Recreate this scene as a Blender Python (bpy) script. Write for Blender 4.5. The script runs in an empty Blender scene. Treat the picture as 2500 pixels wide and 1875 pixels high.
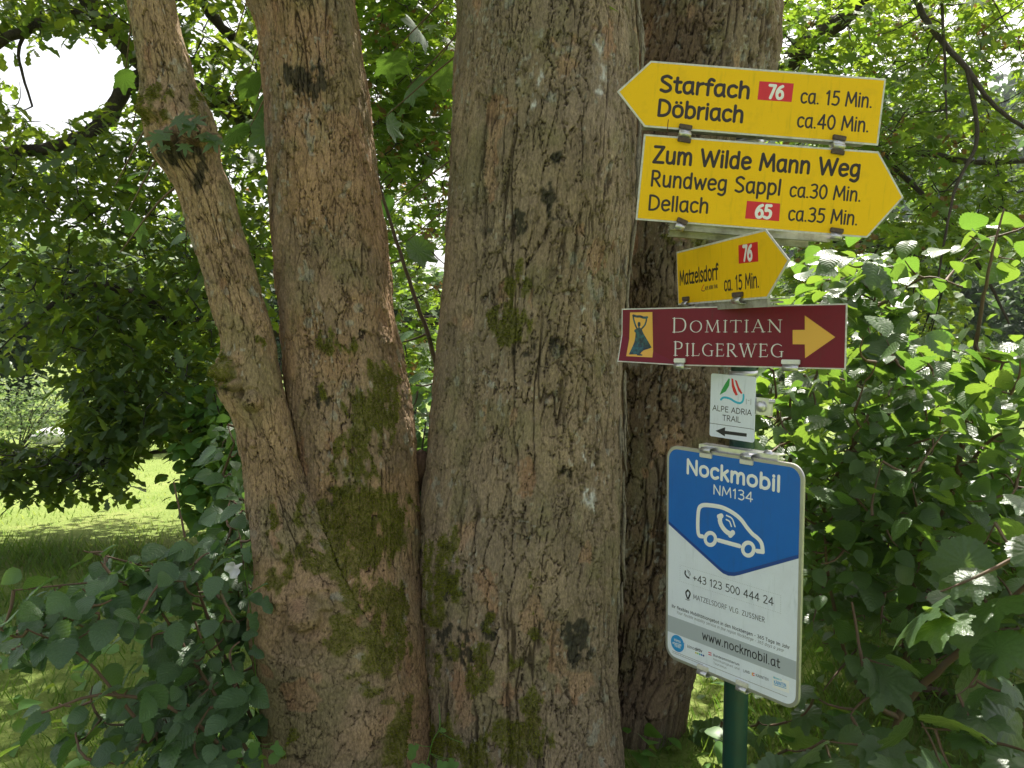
import bpy, bmesh, math, random
import numpy as np
from mathutils import Vector, Matrix

# ------------------------------------------------------------------ camera, light, exposure
scene = bpy.context.scene
col = scene.collection
rng = np.random.default_rng(11)
random.seed(11)
FPX, TILT, CAMZ = 1951.0, math.radians(4.6), 1.6
cam_d = bpy.data.cameras.new('camera'); cam = bpy.data.objects.new('camera', cam_d); col.objects.link(cam)
cam.location = (0, 0, CAMZ); cam.rotation_euler = (math.pi/2 - TILT, 0, 0)
cam_d.sensor_width = 36; cam_d.lens = FPX/2500*36; cam_d.clip_start = 0.05; cam_d.clip_end = 6000
scene.camera = cam
SUN_EL, SUN_AZ = 56.0, 18.0
world = bpy.data.worlds.new('World'); scene.world = world; world.use_nodes = True
wn = world.node_tree.nodes; wl = world.node_tree.links
sky = wn.new('ShaderNodeTexSky'); sky.sky_type = 'NISHITA'; sky.sun_disc = False
sky.sun_elevation = math.radians(SUN_EL); sky.sun_rotation = math.radians(SUN_AZ)
sky.air_density = 1.0; sky.dust_density = 4.0; sky.ozone_density = 1.0
bw = wn.new('ShaderNodeRGBToBW'); hz_mix = wn.new('ShaderNodeMix'); hz_mix.data_type = 'RGBA'; hz_mix.inputs[0].default_value = .6      # thin high haze whitens the sky
tnt = wn.new('ShaderNodeMix'); tnt.data_type = 'RGBA'; tnt.blend_type = 'MULTIPLY'; tnt.inputs[0].default_value = 1; tnt.inputs[7].default_value = (1.08, 1.0, .90, 1)
wl.new(sky.outputs[0], bw.inputs[0]); wl.new(bw.outputs[0], tnt.inputs[6]); wl.new(sky.outputs[0], hz_mix.inputs[6]); wl.new(tnt.outputs[2], hz_mix.inputs[7])
wl.new(hz_mix.outputs[2], wn['Background'].inputs[0]); wn['Background'].inputs[1].default_value = 0.125
sun_d = bpy.data.lights.new('sun', 'SUN'); sun_d.energy = 4.6; sun_d.angle = math.radians(0.5); sun_d.color = (1.0, .95, .86)
sun = bpy.data.objects.new('sun', sun_d); col.objects.link(sun)
sd = Vector((math.sin(math.radians(SUN_AZ))*math.cos(math.radians(SUN_EL)), math.cos(math.radians(SUN_AZ))*math.cos(math.radians(SUN_EL)), math.sin(math.radians(SUN_EL))))
sun.rotation_euler = sd.to_track_quat('Z', 'Y').to_euler(); sun.location = sd*30
vs = scene.view_settings; vs.view_transform = 'Standard'; vs.look = 'None'; vs.gamma = 1; vs.use_curve_mapping = False
vs.exposure = 1.5
scene.render.engine = 'CYCLES'
cy = scene.cycles; cy.use_denoising = True; cy.max_bounces = 7; cy.diffuse_bounces = 4; cy.glossy_bounces = 3; cy.transmission_bounces = 5
cy.volume_bounces = 0; cy.sample_clamp_indirect = 6

# ------------------------------------------------------------------ projection helpers (picture measurement -> place)
K = 2500/2212
CT, ST = math.cos(TILT), math.sin(TILT)
def ray(px, py):
    a = (px-1250)/FPX; b = (937.5-py)/FPX
    return np.array([a, CT + b*ST, -ST + b*CT])
def P(px, py, Y):
    d = ray(px, py); d = d*(Y/d[1]); return np.array([d[0], Y, d[2]+CAMZ])
def PD(x, y, Y): return P(x*K, y*K, Y)
def proj(V):
    V = np.asarray(V, float); x, y, z = V[..., 0], V[..., 1], V[..., 2]-CAMZ
    d = np.maximum(y*CT - z*ST, 1e-3); u = y*ST + z*CT
    return np.stack([1250+FPX*x/d, 937.5-FPX*u/d], -1)

# ------------------------------------------------------------------ noise
def _hash(ix, iy, iz, seed):
    h = (ix.astype(np.int64)*374761393 + iy.astype(np.int64)*668265263 + iz.astype(np.int64)*2147483647 + seed*974634777) & 0xffffffff
    h = ((h ^ (h >> 13))*1274126177) & 0xffffffff
    h = ((h ^ (h >> 16))*2246822519) & 0xffffffff
    return ((h ^ (h >> 15)) & 0xffffff)/float(0xffffff)
def vnoise(x, y, z=None, seed=0, wrap=None):
    x = np.asarray(x, float); y = np.asarray(y, float); z = np.zeros_like(x) if z is None else np.asarray(z, float)
    ix, iy, iz = np.floor(x), np.floor(y), np.floor(z)
    fx, fy, fz = x-ix, y-iy, z-iz
    fx = fx*fx*(3-2*fx); fy = fy*fy*(3-2*fy); fz = fz*fz*(3-2*fz)
    ix = ix.astype(np.int64); iy = iy.astype(np.int64); iz = iz.astype(np.int64)
    W = (lambda q: q % wrap) if wrap else (lambda q: q)
    r = 0
    for dz in (0, 1):
        if dz and not np.any(fz): break
        for dy in (0, 1):
            for dx in (0, 1):
                w = (fx if dx else 1-fx)*(fy if dy else 1-fy)*(fz if dz else 1-fz)
                r = r + w*_hash(W(ix+dx), iy+dy, iz+dz, seed)
    return r
def fbm(x, y, z=None, seed=0, oct=4):
    r = 0; a = .5; t = 0; s = 1.0
    for o in range(oct):
        r = r + a*vnoise(np.asarray(x)*s, np.asarray(y)*s, None if z is None else np.asarray(z)*s, seed+o*17); t += a; a *= .5; s *= 2.03
    return r/t
def voronoi(u, v, seed, wrap):
    iu, iv = np.floor(u).astype(np.int64), np.floor(v).astype(np.int64)
    z0 = np.zeros_like(iu)
    d1 = np.full(u.shape, 9.); d2 = np.full(u.shape, 9.); cid = np.zeros(u.shape); du = np.zeros(u.shape); dv = np.zeros(u.shape)
    for a in (-1, 0, 1):
        for b in (-1, 0, 1):
            cu, cv = iu+a, iv+b; cw = cu % wrap
            h1 = _hash(cw, cv, z0, seed); h2 = _hash(cw, cv, z0, seed+5)
            x = cu+.5+(h1-.5)*.95-u; y = cv+.5+(h2-.5)*.95-v
            d = np.sqrt(x*x+y*y)
            m = d < d1
            d2 = np.where(m, d1, np.minimum(d2, d)); d1 = np.where(m, d, d1)
            cid = np.where(m, _hash(cw, cv, z0, seed+9), cid); du = np.where(m, -x, du); dv = np.where(m, -y, dv)
    return d1, d2, cid, du, dv
def sstep(a, b, x):
    t = np.clip((x-a)/(b-a), 0, 1); return t*t*(3-2*t)

# ------------------------------------------------------------------ mesh helpers
def new_mesh(name, V, F, mat=None, attrs=None, smooth=False, uv=None):
    """F: (n,k) int array or list of such arrays."""
    me = bpy.data.meshes.new(name)
    Fs = [np.asarray(f, dtype=np.int32) for f in (F if isinstance(F, list) else [F]) if len(f)]
    V = np.asarray(V, dtype=np.float32)
    me.vertices.add(len(V)); me.vertices.foreach_set('co', V.ravel())
    nl = sum(f.size for f in Fs); npoly = sum(len(f) for f in Fs)
    me.loops.add(nl); me.polygons.add(npoly)
    me.loops.foreach_set('vertex_index', np.concatenate([f.ravel() for f in Fs]))
    tot = np.concatenate([np.full(len(f), f.shape[1], np.int32) for f in Fs])
    me.polygons.foreach_set('loop_start', np.concatenate([[0], np.cumsum(tot)[:-1]]).astype(np.int32))
    me.polygons.foreach_set('loop_total', tot)
    if smooth: me.polygons.foreach_set('use_smooth', np.ones(npoly, bool))
    me.update(calc_edges=True)
    for k, a in (attrs or {}).items():
        a = np.asarray(a, np.float32)
        if a.ndim == 1:
            at = me.attributes.new(k, 'FLOAT', 'POINT'); at.data.foreach_set('value', a)
        elif a.shape[1] == 2:
            at = me.attributes.new(k, 'FLOAT2', 'POINT'); at.data.foreach_set('vector', a.ravel())
        else:
            at = me.attributes.new(k, 'FLOAT_COLOR', 'POINT'); at.data.foreach_set('color', np.concatenate([a, np.ones((len(a), 1), np.float32)], 1).ravel() if a.shape[1] == 3 else a.ravel())
    if mat: me.materials.append(mat)
    return me
def link(name, me, parent=None, **props):
    o = bpy.data.objects.new(name, me); col.objects.link(o)
    if parent is not None: o.parent = parent
    for k, v in props.items(): o[k] = v
    return o
def thing(name, label, cat, loc=(0, 0, 0), group=None):
    o = bpy.data.objects.new(name, None); col.objects.link(o); o.location = loc; o.empty_display_size = .1
    o['label'] = label; o['category'] = cat
    if group: o['group'] = group
    return o
def tube_data(pts, rad, n=8, cap=True, squash=None):
    pts = np.asarray(pts, float); m = len(pts); rad = np.broadcast_to(np.asarray(rad, float), (m,))
    t = np.gradient(pts, axis=0); t /= np.linalg.norm(t, axis=1, keepdims=True)+1e-12
    up = np.array([0, 0, 1.]) if abs(t[0][2]) < .9 else np.array([1., 0, 0])
    a = np.cross(t[0], up); a /= np.linalg.norm(a)
    V = []; 
    for i in range(m):
        a = a - t[i]*np.dot(a, t[i]); a /= np.linalg.norm(a)+1e-12; b = np.cross(t[i], a)
        th = np.arange(n)*2*np.pi/n
        V.append(pts[i] + rad[i]*(np.cos(th)[:, None]*a + np.sin(th)[:, None]*b))
    V = np.concatenate(V); i = np.arange(m-1)[:, None]*n; j = np.arange(n)[None]; k = (j+1) % n
    F = np.stack([i+j, i+k, i+n+k, i+n+j], -1).reshape(-1, 4)
    return V, F
class Acc:
    """collects geometry of ONE part"""
    def __init__(s): s.V = []; s.Q = []; s.T = []; s.n = 0
    def add(s, V, F):
        F = np.asarray(F); (s.Q if F.shape[1] == 4 else s.T).append(F+s.n); s.V.append(np.asarray(V, float)); s.n += len(V)
    def mesh(s, name, mat, smooth=True, attrs=None):
        F = []
        if s.Q: F.append(np.concatenate(s.Q))
        if s.T: F.append(np.concatenate(s.T))
        return new_mesh(name, np.concatenate(s.V), F, mat, attrs, smooth)
def smooth_line(pts, k=6):
    pts = np.asarray(pts, float)
    if len(pts) < 3: return pts
    p = np.concatenate([[2*pts[0]-pts[1]], pts, [2*pts[-1]-pts[-2]]]); out = []
    for i in range(1, len(p)-2):
        for t in np.arange(k)/k:
            out.append(.5*((2*p[i]) + (-p[i-1]+p[i+1])*t + (2*p[i-1]-5*p[i]+4*p[i+1]-p[i+2])*t*t + (-p[i-1]+3*p[i]-3*p[i+1]+p[i+2])*t**3))
    out.append(pts[-1]); return np.array(out)

# ------------------------------------------------------------------ materials
def mat(name, color=(.5, .5, .5), rough=.6, metal=0., spec=.5):
    m = bpy.data.materials.new(name); m.use_nodes = True
    b = m.node_tree.nodes['Principled BSDF']; b.inputs['Base Color'].default_value = (*color, 1)
    b.inputs['Roughness'].default_value = rough; b.inputs['Metallic'].default_value = metal; b.inputs['Specular IOR Level'].default_value = spec
    return m
def nd(m, t, **kw):
    n = m.node_tree.nodes.new(t)
    for k, v in kw.items():
        if k in n.inputs: n.inputs[k].default_value = v
        else: setattr(n, k, v)
    return n
def dirty(m, c1, c2, scale=30, lo=.5, hi=.75, bump=0., detail=6):
    """blend towards c2 in noise blotches"""
    L = m.node_tree.links; b = m.node_tree.nodes['Principled BSDF']
    tc = nd(m, 'ShaderNodeTexCoord'); no = nd(m, 'ShaderNodeTexNoise', Scale=scale, Detail=detail, Roughness=.65)
    L.new(tc.outputs['Object'], no.inputs['Vector'])
    mr = nd(m, 'ShaderNodeMapRange'); mr.inputs['From Min'].default_value = lo; mr.inputs['From Max'].default_value = hi
    L.new(no.outputs['Fac'], mr.inputs['Value'])
    mx = nd(m, 'ShaderNodeMix', data_type='RGBA'); mx.inputs[6].default_value = (*c1, 1); mx.inputs[7].default_value = (*c2, 1)
    L.new(mr.outputs[0], mx.inputs[0]); L.new(mx.outputs[2], b.inputs['Base Color'])
    if bump:
        bp = nd(m, 'ShaderNodeBump', Strength=bump, Distance=.002); L.new(no.outputs['Fac'], bp.inputs['Height']); L.new(bp.outputs[0], b.inputs['Normal'])
    return m
def bark_mat(name, detail=1.0, crack=.38):
    m = mat(name, rough=.9, spec=.25); L = m.node_tree.links; b = m.node_tree.nodes['Principled BSDF']
    at = nd(m, 'ShaderNodeAttribute', attribute_name='tone'); tc = nd(m, 'ShaderNodeTexCoord')
    mp = nd(m, 'ShaderNodeMapping'); mp.inputs['Scale'].default_value = (1, 1, .45); L.new(tc.outputs['Object'], mp.inputs['Vector'])
    n1 = nd(m, 'ShaderNodeTexNoise', Scale=170, Detail=6, Roughness=.7); n2 = nd(m, 'ShaderNodeTexNoise', Scale=520, Detail=3, Roughness=.6)
    for n in (n1, n2): L.new(mp.outputs[0], n.inputs['Vector'])
    mr = nd(m, 'ShaderNodeMapRange'); mr.inputs['From Min'].default_value = .3; mr.inputs['From Max'].default_value = .7; mr.inputs['To Min'].default_value = .5; mr.inputs['To Max'].default_value = 1.45
    L.new(n1.outputs['Fac'], mr.inputs['Value'])
    mx = nd(m, 'ShaderNodeMix', data_type='RGBA', blend_type='MULTIPLY'); mx.inputs[0].default_value = 1
    L.new(at.outputs['Color'], mx.inputs[6]); L.new(mr.outputs[0], mx.inputs[7]); L.new(mx.outputs[2], b.inputs['Base Color'])
    mp2 = nd(m, 'ShaderNodeMapping'); mp2.inputs['Scale'].default_value = (1, 1, .16); L.new(tc.outputs['Object'], mp2.inputs['Vector'])
    n3 = nd(m, 'ShaderNodeTexNoise', Scale=75, Detail=4, Roughness=.6, Distortion=.4); L.new(mp2.outputs[0], n3.inputs['Vector'])
    r1 = nd(m, 'ShaderNodeMath', operation='SUBTRACT'); r1.inputs[1].default_value = .5; L.new(n3.outputs['Fac'], r1.inputs[0]); r2 = nd(m, 'ShaderNodeMath', operation='ABSOLUTE'); L.new(r1.outputs[0], r2.inputs[0])
    r3 = nd(m, 'ShaderNodeMapRange'); r3.inputs['From Min'].default_value = .002; r3.inputs['From Max'].default_value = .022; r3.inputs['To Min'].default_value = crack; L.new(r2.outputs[0], r3.inputs['Value'])
    n4 = nd(m, 'ShaderNodeTexNoise', Scale=14, Detail=2); L.new(mp2.outputs[0], n4.inputs['Vector']); r4 = nd(m, 'ShaderNodeMapRange'); r4.inputs['From Min'].default_value = .50; r4.inputs['From Max'].default_value = .60; L.new(n4.outputs['Fac'], r4.inputs['Value'])
    r5 = nd(m, 'ShaderNodeMix', data_type='FLOAT'); r5.inputs[2].default_value = 1; L.new(r4.outputs[0], r5.inputs[0]); L.new(r3.outputs[0], r5.inputs[3])
    mx3 = nd(m, 'ShaderNodeMix', data_type='RGBA', blend_type='MULTIPLY'); mx3.inputs[0].default_value = 1; L.new(mx.outputs[2], mx3.inputs[6]); L.new(r5.outputs[0], mx3.inputs[7]); L.new(mx3.outputs[2], b.inputs['Base Color'])
    bp0 = nd(m, 'ShaderNodeBump', Strength=.7, Distance=.006); L.new(r5.outputs[0], bp0.inputs['Height'])
    ad = nd(m, 'ShaderNodeMath', operation='ADD'); L.new(n1.outputs['Fac'], ad.inputs[0]); L.new(n2.outputs['Fac'], ad.inputs[1])
    bp = nd(m, 'ShaderNodeBump', Strength=.8*detail, Distance=.003); L.new(ad.outputs[0], bp.inputs['Height']); L.new(bp0.outputs[0], bp.inputs['Normal']); L.new(bp.outputs[0], b.inputs['Normal'])
    return m
def leaf_mat(name, c1, c2, trans, rough=.42, fac=.38, vein=None, spec=.5, veins=0):
    """c1..c2 leaf colours picked by per-leaf tint, trans: colour of light that passes through"""
    m = mat(name, c1, rough, spec=spec); L = m.node_tree.links; b = m.node_tree.nodes['Principled BSDF']; out = m.node_tree.nodes['Material Output']
    at = nd(m, 'ShaderNodeAttribute', attribute_name='tint'); oi = nd(m, 'ShaderNodeObjectInfo')
    ad = nd(m, 'ShaderNodeMath', operation='ADD'); L.new(at.outputs['Fac'], ad.inputs[0]); L.new(oi.outputs['Random'], ad.inputs[1])
    fr = nd(m, 'ShaderNodeMath', operation='FRACT'); L.new(ad.outputs[0], fr.inputs[0])
    mx = nd(m, 'ShaderNodeMix', data_type='RGBA'); mx.inputs[6].default_value = (*c1, 1); mx.inputs[7].default_value = (*c2, 1); L.new(fr.outputs[0], mx.inputs[0])
    csrc = mx.outputs[2]
    tc = nd(m, 'ShaderNodeTexCoord'); nz = nd(m, 'ShaderNodeTexNoise', Scale=25, Detail=3); L.new(tc.outputs['Object'], nz.inputs['Vector'])
    mr = nd(m, 'ShaderNodeMapRange'); mr.inputs['From Min'].default_value = .3; mr.inputs['From Max'].default_value = .7; mr.inputs['To Min'].default_value = .75; mr.inputs['To Max'].default_value = 1.25
    L.new(nz.outputs['Fac'], mr.inputs['Value'])
    m2 = nd(m, 'ShaderNodeMix', data_type='RGBA', blend_type='MULTIPLY'); m2.inputs[0].default_value = 1; L.new(csrc, m2.inputs[6]); L.new(mr.outputs[0], m2.inputs[7]); csrc = m2.outputs[2]
    if veins:
        uv = nd(m, 'ShaderNodeAttribute', attribute_name='luv'); sx = nd(m, 'ShaderNodeSeparateXYZ'); L.new(uv.outputs['Vector'], sx.inputs[0])
        ab = nd(m, 'ShaderNodeMath', operation='ABSOLUTE'); L.new(sx.outputs[0], ab.inputs[0])
        m1 = nd(m, 'ShaderNodeMath', operation='MULTIPLY_ADD'); m1.inputs[1].default_value = -2.6; L.new(ab.outputs[0], m1.inputs[0])
        m0 = nd(m, 'ShaderNodeMath', operation='MULTIPLY'); m0.inputs[1].default_value = veins; L.new(sx.outputs[1], m0.inputs[0]); L.new(m0.outputs[0], m1.inputs[2])
        f2 = nd(m, 'ShaderNodeMath', operation='FRACT'); L.new(m1.outputs[0], f2.inputs[0])
        lt = nd(m, 'ShaderNodeMath', operation='LESS_THAN'); lt.inputs[1].default_value = .13; L.new(f2.outputs[0], lt.inputs[0])
        l2 = nd(m, 'ShaderNodeMath', operation='LESS_THAN'); l2.inputs[1].default_value = .025; L.new(ab.outputs[0], l2.inputs[0])
        mm = nd(m, 'ShaderNodeMath', operation='MAXIMUM'); L.new(lt.outputs[0], mm.inputs[0]); L.new(l2.outputs[0], mm.inputs[1])
        ms = nd(m, 'ShaderNodeMath', operation='MULTIPLY'); ms.inputs[1].default_value = .25; L.new(mm.outputs[0], ms.inputs[0])
        m3 = nd(m, 'ShaderNodeMix', data_type='RGBA'); m3.inputs[7].default_value = (*(vein or (.12, .17, .06)), 1); L.new(csrc, m3.inputs[6]); L.new(ms.outputs[0], m3.inputs[0]); csrc = m3.outputs[2]
    if veins:
        pp_ = nd(m, 'ShaderNodeMath', operation='PINGPONG'); pp_.inputs[1].default_value = .5; L.new(m1.outputs[0], pp_.inputs[0])
        bpv = nd(m, 'ShaderNodeBump', Strength=.5, Distance=.004); L.new(pp_.outputs[0], bpv.inputs['Height']); L.new(bpv.outputs[0], b.inputs['Normal'])
    else:
        bpn = nd(m, 'ShaderNodeBump', Strength=.5, Distance=.004); L.new(nz.outputs['Fac'], bpn.inputs['Height']); L.new(bpn.outputs[0], b.inputs['Normal'])
    L.new(csrc, b.inputs['Base Color'])
    tr = nd(m, 'ShaderNodeBsdfTranslucent')
    mt = nd(m, 'ShaderNodeMix', data_type='RGBA'); mt.inputs[6].default_value = (*trans, 1); mt.inputs[7].default_value = (trans[0]*.55, trans[1]*.75, trans[2]*.9, 1); L.new(fr.outputs[0], mt.inputs[0]); L.new(mt.outputs[2], tr.inputs['Color'])
    ms2 = nd(m, 'ShaderNodeMixShader'); ms2.inputs[0].default_value = fac; L.new(b.outputs[0], ms2.inputs[1]); L.new(tr.outputs[0], ms2.inputs[2]); L.new(ms2.outputs[0], out.inputs['Surface'])
    return m
M_bark = bark_mat('bark', 1, .55); M_darkbark = bark_mat('dark_bark')
M_twig = dirty(mat('twig', rough=.8), (.10, .075, .05), (.055, .05, .035), 20)
M_redtwig = dirty(mat('red_twig', rough=.7), (.13, .08, .045), (.09, .09, .05), 20)
M_darktwig = dirty(mat('dark_twig', rough=.85), (.035, .03, .024), (.06, .055, .045), 15)
M_oak = leaf_mat('oak_leaf', (.026, .06, .024), (.05, .09, .028), (.42, .52, .035), .45, .40)
M_maple = leaf_mat('maple_leaf', (.028, .07, .02), (.065, .11, .025), (.40, .54, .035), .42, .40)
M_hazel = leaf_mat('hazel_leaf', (.05, .095, .042), (.085, .14, .05), (.31, .47, .045), .36, .38, veins=8)
M_hazelshade = leaf_mat('shade_hazel_leaf', (.05, .105, .05), (.085, .155, .065), (.25, .40, .05), .42, .3, veins=8)
M_syc = leaf_mat('sycamore_leaf', (.055, .10, .05), (.08, .125, .058), (.34, .50, .06), .34, .34, veins=0)
M_shoot = leaf_mat('shoot_leaf', (.03, .075, .022), (.05, .10, .03), (.16, .28, .03), .5, .28)
M_fresh = leaf_mat('fresh_leaf', (.07, .17, .03), (.10, .22, .05), (.45, .6, .06), .45, .4)
M_grass = leaf_mat('grass', (.045, .10, .02), (.085, .13, .03), (.34, .50, .05), .5, .4)
M_meadow_sunlit = leaf_mat('meadow_grass', (.10, .15, .03), (.17, .19, .06), (.5, .6, .12), .5, .42)  # brighter than the lawn grass: sunlight is put into the colour
M_moss = leaf_mat('moss', (.11, .13, .014), (.19, .19, .02), (.24, .27, .03), .8, .15, spec=.1)
M_far = leaf_mat('far_leaf', (.03, .06, .028), (.05, .085, .035), (.18, .28, .05), .6, .35, spec=.2)
M_farlight = leaf_mat('far_light_leaf', (.06, .10, .035), (.09, .13, .05), (.3, .4, .10), .6, .35, spec=.2)
M_petal = mat('petal', (.8, .8, .78), .5)

# ------------------------------------------------------------------ structure: ground, hills
def ground_z(x, y):
    x = np.asarray(x, float); y = np.asarray(y, float)
    z = -.078*np.maximum(y-5.5, 0); z = np.where(y > 40, -.078*34.5-.0*(y-40), z)
    z = z + (fbm(x*.25, y*.25, seed=3)-.5)*.22*np.clip(np.hypot(x, y)/6, .15, 1)
    return z
def ground_mat():
    m = mat('ground_soil_and_turf', rough=.95, spec=.1); L = m.node_tree.links; b = m.node_tree.nodes['Principled BSDF']
    tc = nd(m, 'ShaderNodeTexCoord'); n1 = nd(m, 'ShaderNodeTexNoise', Scale=1.3, Detail=8, Roughness=.7); n2 = nd(m, 'ShaderNodeTexNoise', Scale=40, Detail=4)
    L.new(tc.outputs['Object'], n1.inputs['Vector']); L.new(tc.outputs['Object'], n2.inputs['Vector'])
    cr = nd(m, 'ShaderNodeValToRGB'); e = cr.color_ramp.elements
    e[0].position = .3; e[0].color = (.11, .15, .035, 1); e[1].position = .7; e[1].color = (.24, .25, .09, 1)
    k = e.new(.5); k.color = (.15, .20, .05, 1)
    ad = nd(m, 'ShaderNodeMix', data_type='FLOAT'); ad.inputs[0].default_value = .45; L.new(n1.outputs['Fac'], ad.inputs[2]); L.new(n2.outputs['Fac'], ad.inputs[3])
    L.new(ad.outputs[0], cr.inputs[0]); L.new(cr.outputs[0], b.inputs['Base Color'])
    bp = nd(m, 'ShaderNodeBump', Strength=.6, Distance=.03); L.new(n2.outputs['Fac'], bp.inputs['Height']); L.new(bp.outputs[0], b.inputs['Normal'])
    return m
def grid(xs, ys, zf):
    X, Y = np.meshgrid(xs, ys); V = np.stack([X, Y, zf(X, Y)], -1).reshape(-1, 3); nx, ny = len(xs), len(ys)
    i = (np.arange(ny-1)[:, None]*nx+np.arange(nx-1)[None]).ravel()
    return V, np.stack([i, i+1, i+nx+1, i+nx], -1)
gx = np.sign(np.linspace(-1, 1, 161))*np.abs(np.linspace(-1, 1, 161))**3.2*1200
gy = -12+np.linspace(0, 1, 200)**3.0*2500
V, F = grid(gx, gy, ground_z)
link('ground', new_mesh('ground', V, F, ground_mat(), smooth=True), kind='structure')
M_hill = dirty(mat('hill_forest', rough=1, spec=0), (.022, .035, .025), (.04, .06, .03), .25)
def hill(name, x0, x1, y0, y1, hf, nx=90, ny=40, m=None):
    xs = np.linspace(x0, x1, nx); ys = np.linspace(y0, y1, ny)
    V, F = grid(xs, ys, hf); link(name, new_mesh(name, V, F, m or M_hill, smooth=True), kind='structure')
hz_right = lambda X, Y: -3.5+np.clip((Y-88)/90, 0, 1)**.8*48*sstep(5, 55, X+(Y-88)*.2)+fbm(X*.03, Y*.03, seed=8)*5*sstep(88, 100, Y)
hill('hills', -60, 300, 86, 260, hz_right)
M_mtn = dirty(mat('far_mountain_forest', rough=1, spec=0), (.05, .08, .06), (.08, .11, .07), .02)
hill('far_mountain', -1500, 900, 1200, 2200, lambda X, Y: -5+150*sstep(1200, 1900, Y)*(.6+.4*fbm(X*.002, Y*.002, seed=4))*(.55+.45*np.cos((X+420)/700)), 120, 40, M_mtn)

me = bpy.data.meshes.new('haze'); bm = bmesh.new(); bmesh.ops.create_cube(bm, size=1)
for v in bm.verts: v.co = Vector((v.co.x*2600-300, 1150+v.co.y*2700, 115+v.co.z*250))
bm.to_mesh(me); bm.free(); mh = bpy.data.materials.new('haze'); mh.use_nodes = True; mh.node_tree.nodes.remove(mh.node_tree.nodes['Principled BSDF'])
pv = mh.node_tree.nodes.new('ShaderNodeVolumePrincipled'); pv.inputs['Color'].default_value = (.82, .88, .96, 1); pv.inputs['Density'].default_value = .0004; pv.inputs['Anisotropy'].default_value = 0
mh.node_tree.links.new(pv.outputs[0], mh.node_tree.nodes['Material Output'].inputs['Volume']); me.materials.append(mh); link('haze', me, kind='stuff')
# ------------------------------------------------------------------ leaf templates: verts (n,3) length 1 along +y, faces, luv
def t_strip(tt, hw, cols=(-1, 0, 1), fold=.12, droop=.18, pleat=0, npl=8):
    V = []; U = []
    for t, w in zip(tt, hw):
        for c in cols:
            x = c*w; z = fold*abs(x) - droop*t*t + (pleat*math.cos(2*math.pi*(npl*t-2.6*.5*abs(c)*.8)) if c and abs(c) > .2 else 0)
            V.append((x, t - (.06*abs(c) if 0 < t < 1 else 0)*0, z)); U.append((c, t))
    nc = len(cols); n = len(tt); i = (np.arange(n-1)[:, None]*nc+np.arange(nc-1)[None]).ravel()
    return np.array(V), np.stack([i, i+1, i+nc+1, i+nc], -1), np.array(U)
def t_fan(rf, n=16, rings=1, cen=(0, .38), fold=.1, droop=.15, pleat=0):
    """closed outline given in polar form around cen"""
    th = np.linspace(-math.pi/2, 1.5*math.pi, n+1)[:-1]; V = [(cen[0], cen[1], 0)]; U = [(0, .4)]
    for k in range(1, rings+1):
        for a in th:
            r = rf(a)*k/rings if k < rings else rf(a)
            x, y = cen[0]+r*math.cos(a), cen[1]+r*math.sin(a); V.append((x, y, fold*abs(x)-droop*(x*x+(y-.3)**2)+pleat*math.cos(a*14)*k/rings)); U.append((x, y))
    F = [(0, 1+i, 1+(i+1) % n) for i in range(n)]; V = np.array(V)
    for k in range(1, rings):
        for i in range(n):
            a, b = 1+(k-1)*n+i, 1+(k-1)*n+(i+1) % n; F += [(a, a+n, b+n), (a, b+n, b)]
    return V, np.array(F), np.array(U)
def lobes(spec, base=.2, sharp=3.0, ser=0):
    def f(a):
        r = base
        for ang, ln, wd in spec:
            d = abs((a-math.radians(ang)+math.pi) % (2*math.pi)-math.pi)
            r = max(r, ln*max(0, 1-(d/math.radians(wd)))**(1/sharp*1.0) if d < math.radians(wd) else 0)
        return r*(1+ser*math.sin(a*31))
    return f
maple_spec = [(90, .62, 30), (42, .58, 27), (138, .58, 27), (-12, .46, 30), (192, .46, 30), (-60, .3, 30), (-120, .3, 30)]
T_maple = t_fan(lobes(maple_spec, .2, 1.3), 28, 1, fold=.15, droop=.3)
T_maple_far = t_fan(lobes(maple_spec, .2, 1.3), 14, 1, fold=.15, droop=.3)
syc_spec = [(90, .62, 36), (40, .58, 34), (140, .58, 34), (-14, .46, 36), (194, .46, 36), (-62, .3, 34), (-118, .3, 34)]
T_syc = t_fan(lobes(syc_spec, .40, 1.9, .05), 80, 4, fold=.1, droop=.4, pleat=.006)
ow = [.02, .05, .14, .09, .20, .13, .27, .17, .28, .18, .02]
T_oak = t_strip(np.array([0, .1, .2, .31, .42, .52, .63, .73, .84, .93, 1]), ow, fold=.3, droop=.25)
T_oak_far = t_strip(np.array([0, .2, .36, .55, .68, .85, 1]), [.03, .15, .09, .22, .15, .26, .03], fold=.3, droop=.25)
hz_t = np.linspace(0, 1, 21); hz_w = [.42*(math.sin(math.pi*min(1, t**.78)))**.75*(1.10 if i % 2 else .95) if 0 < t < 1 else .01 for i, t in enumerate(hz_t)]
T_hazel = t_strip(hz_t, hz_w, (-1, -.55, 0, .55, 1), fold=.14, droop=.28, pleat=.02)
hz_t2 = np.linspace(0, 1, 7); T_hazel_far = t_strip(hz_t2, [.42*(math.sin(math.pi*min(1, t**.78)))**.75 if 0 < t < 1 else .02 for t in hz_t2], fold=.2, droop=.25)
T_oval = t_strip([0, .3, .7, 1], [.05, .32, .3, .03], fold=.2, droop=.2)
T_heart = t_fan(lobes([(90, .6, 60), (60, .45, 50), (120, .45, 50), (-50, .42, 60), (230, .42, 60)], .22, 2.0), 24, 1, fold=.25, droop=.1)

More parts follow.
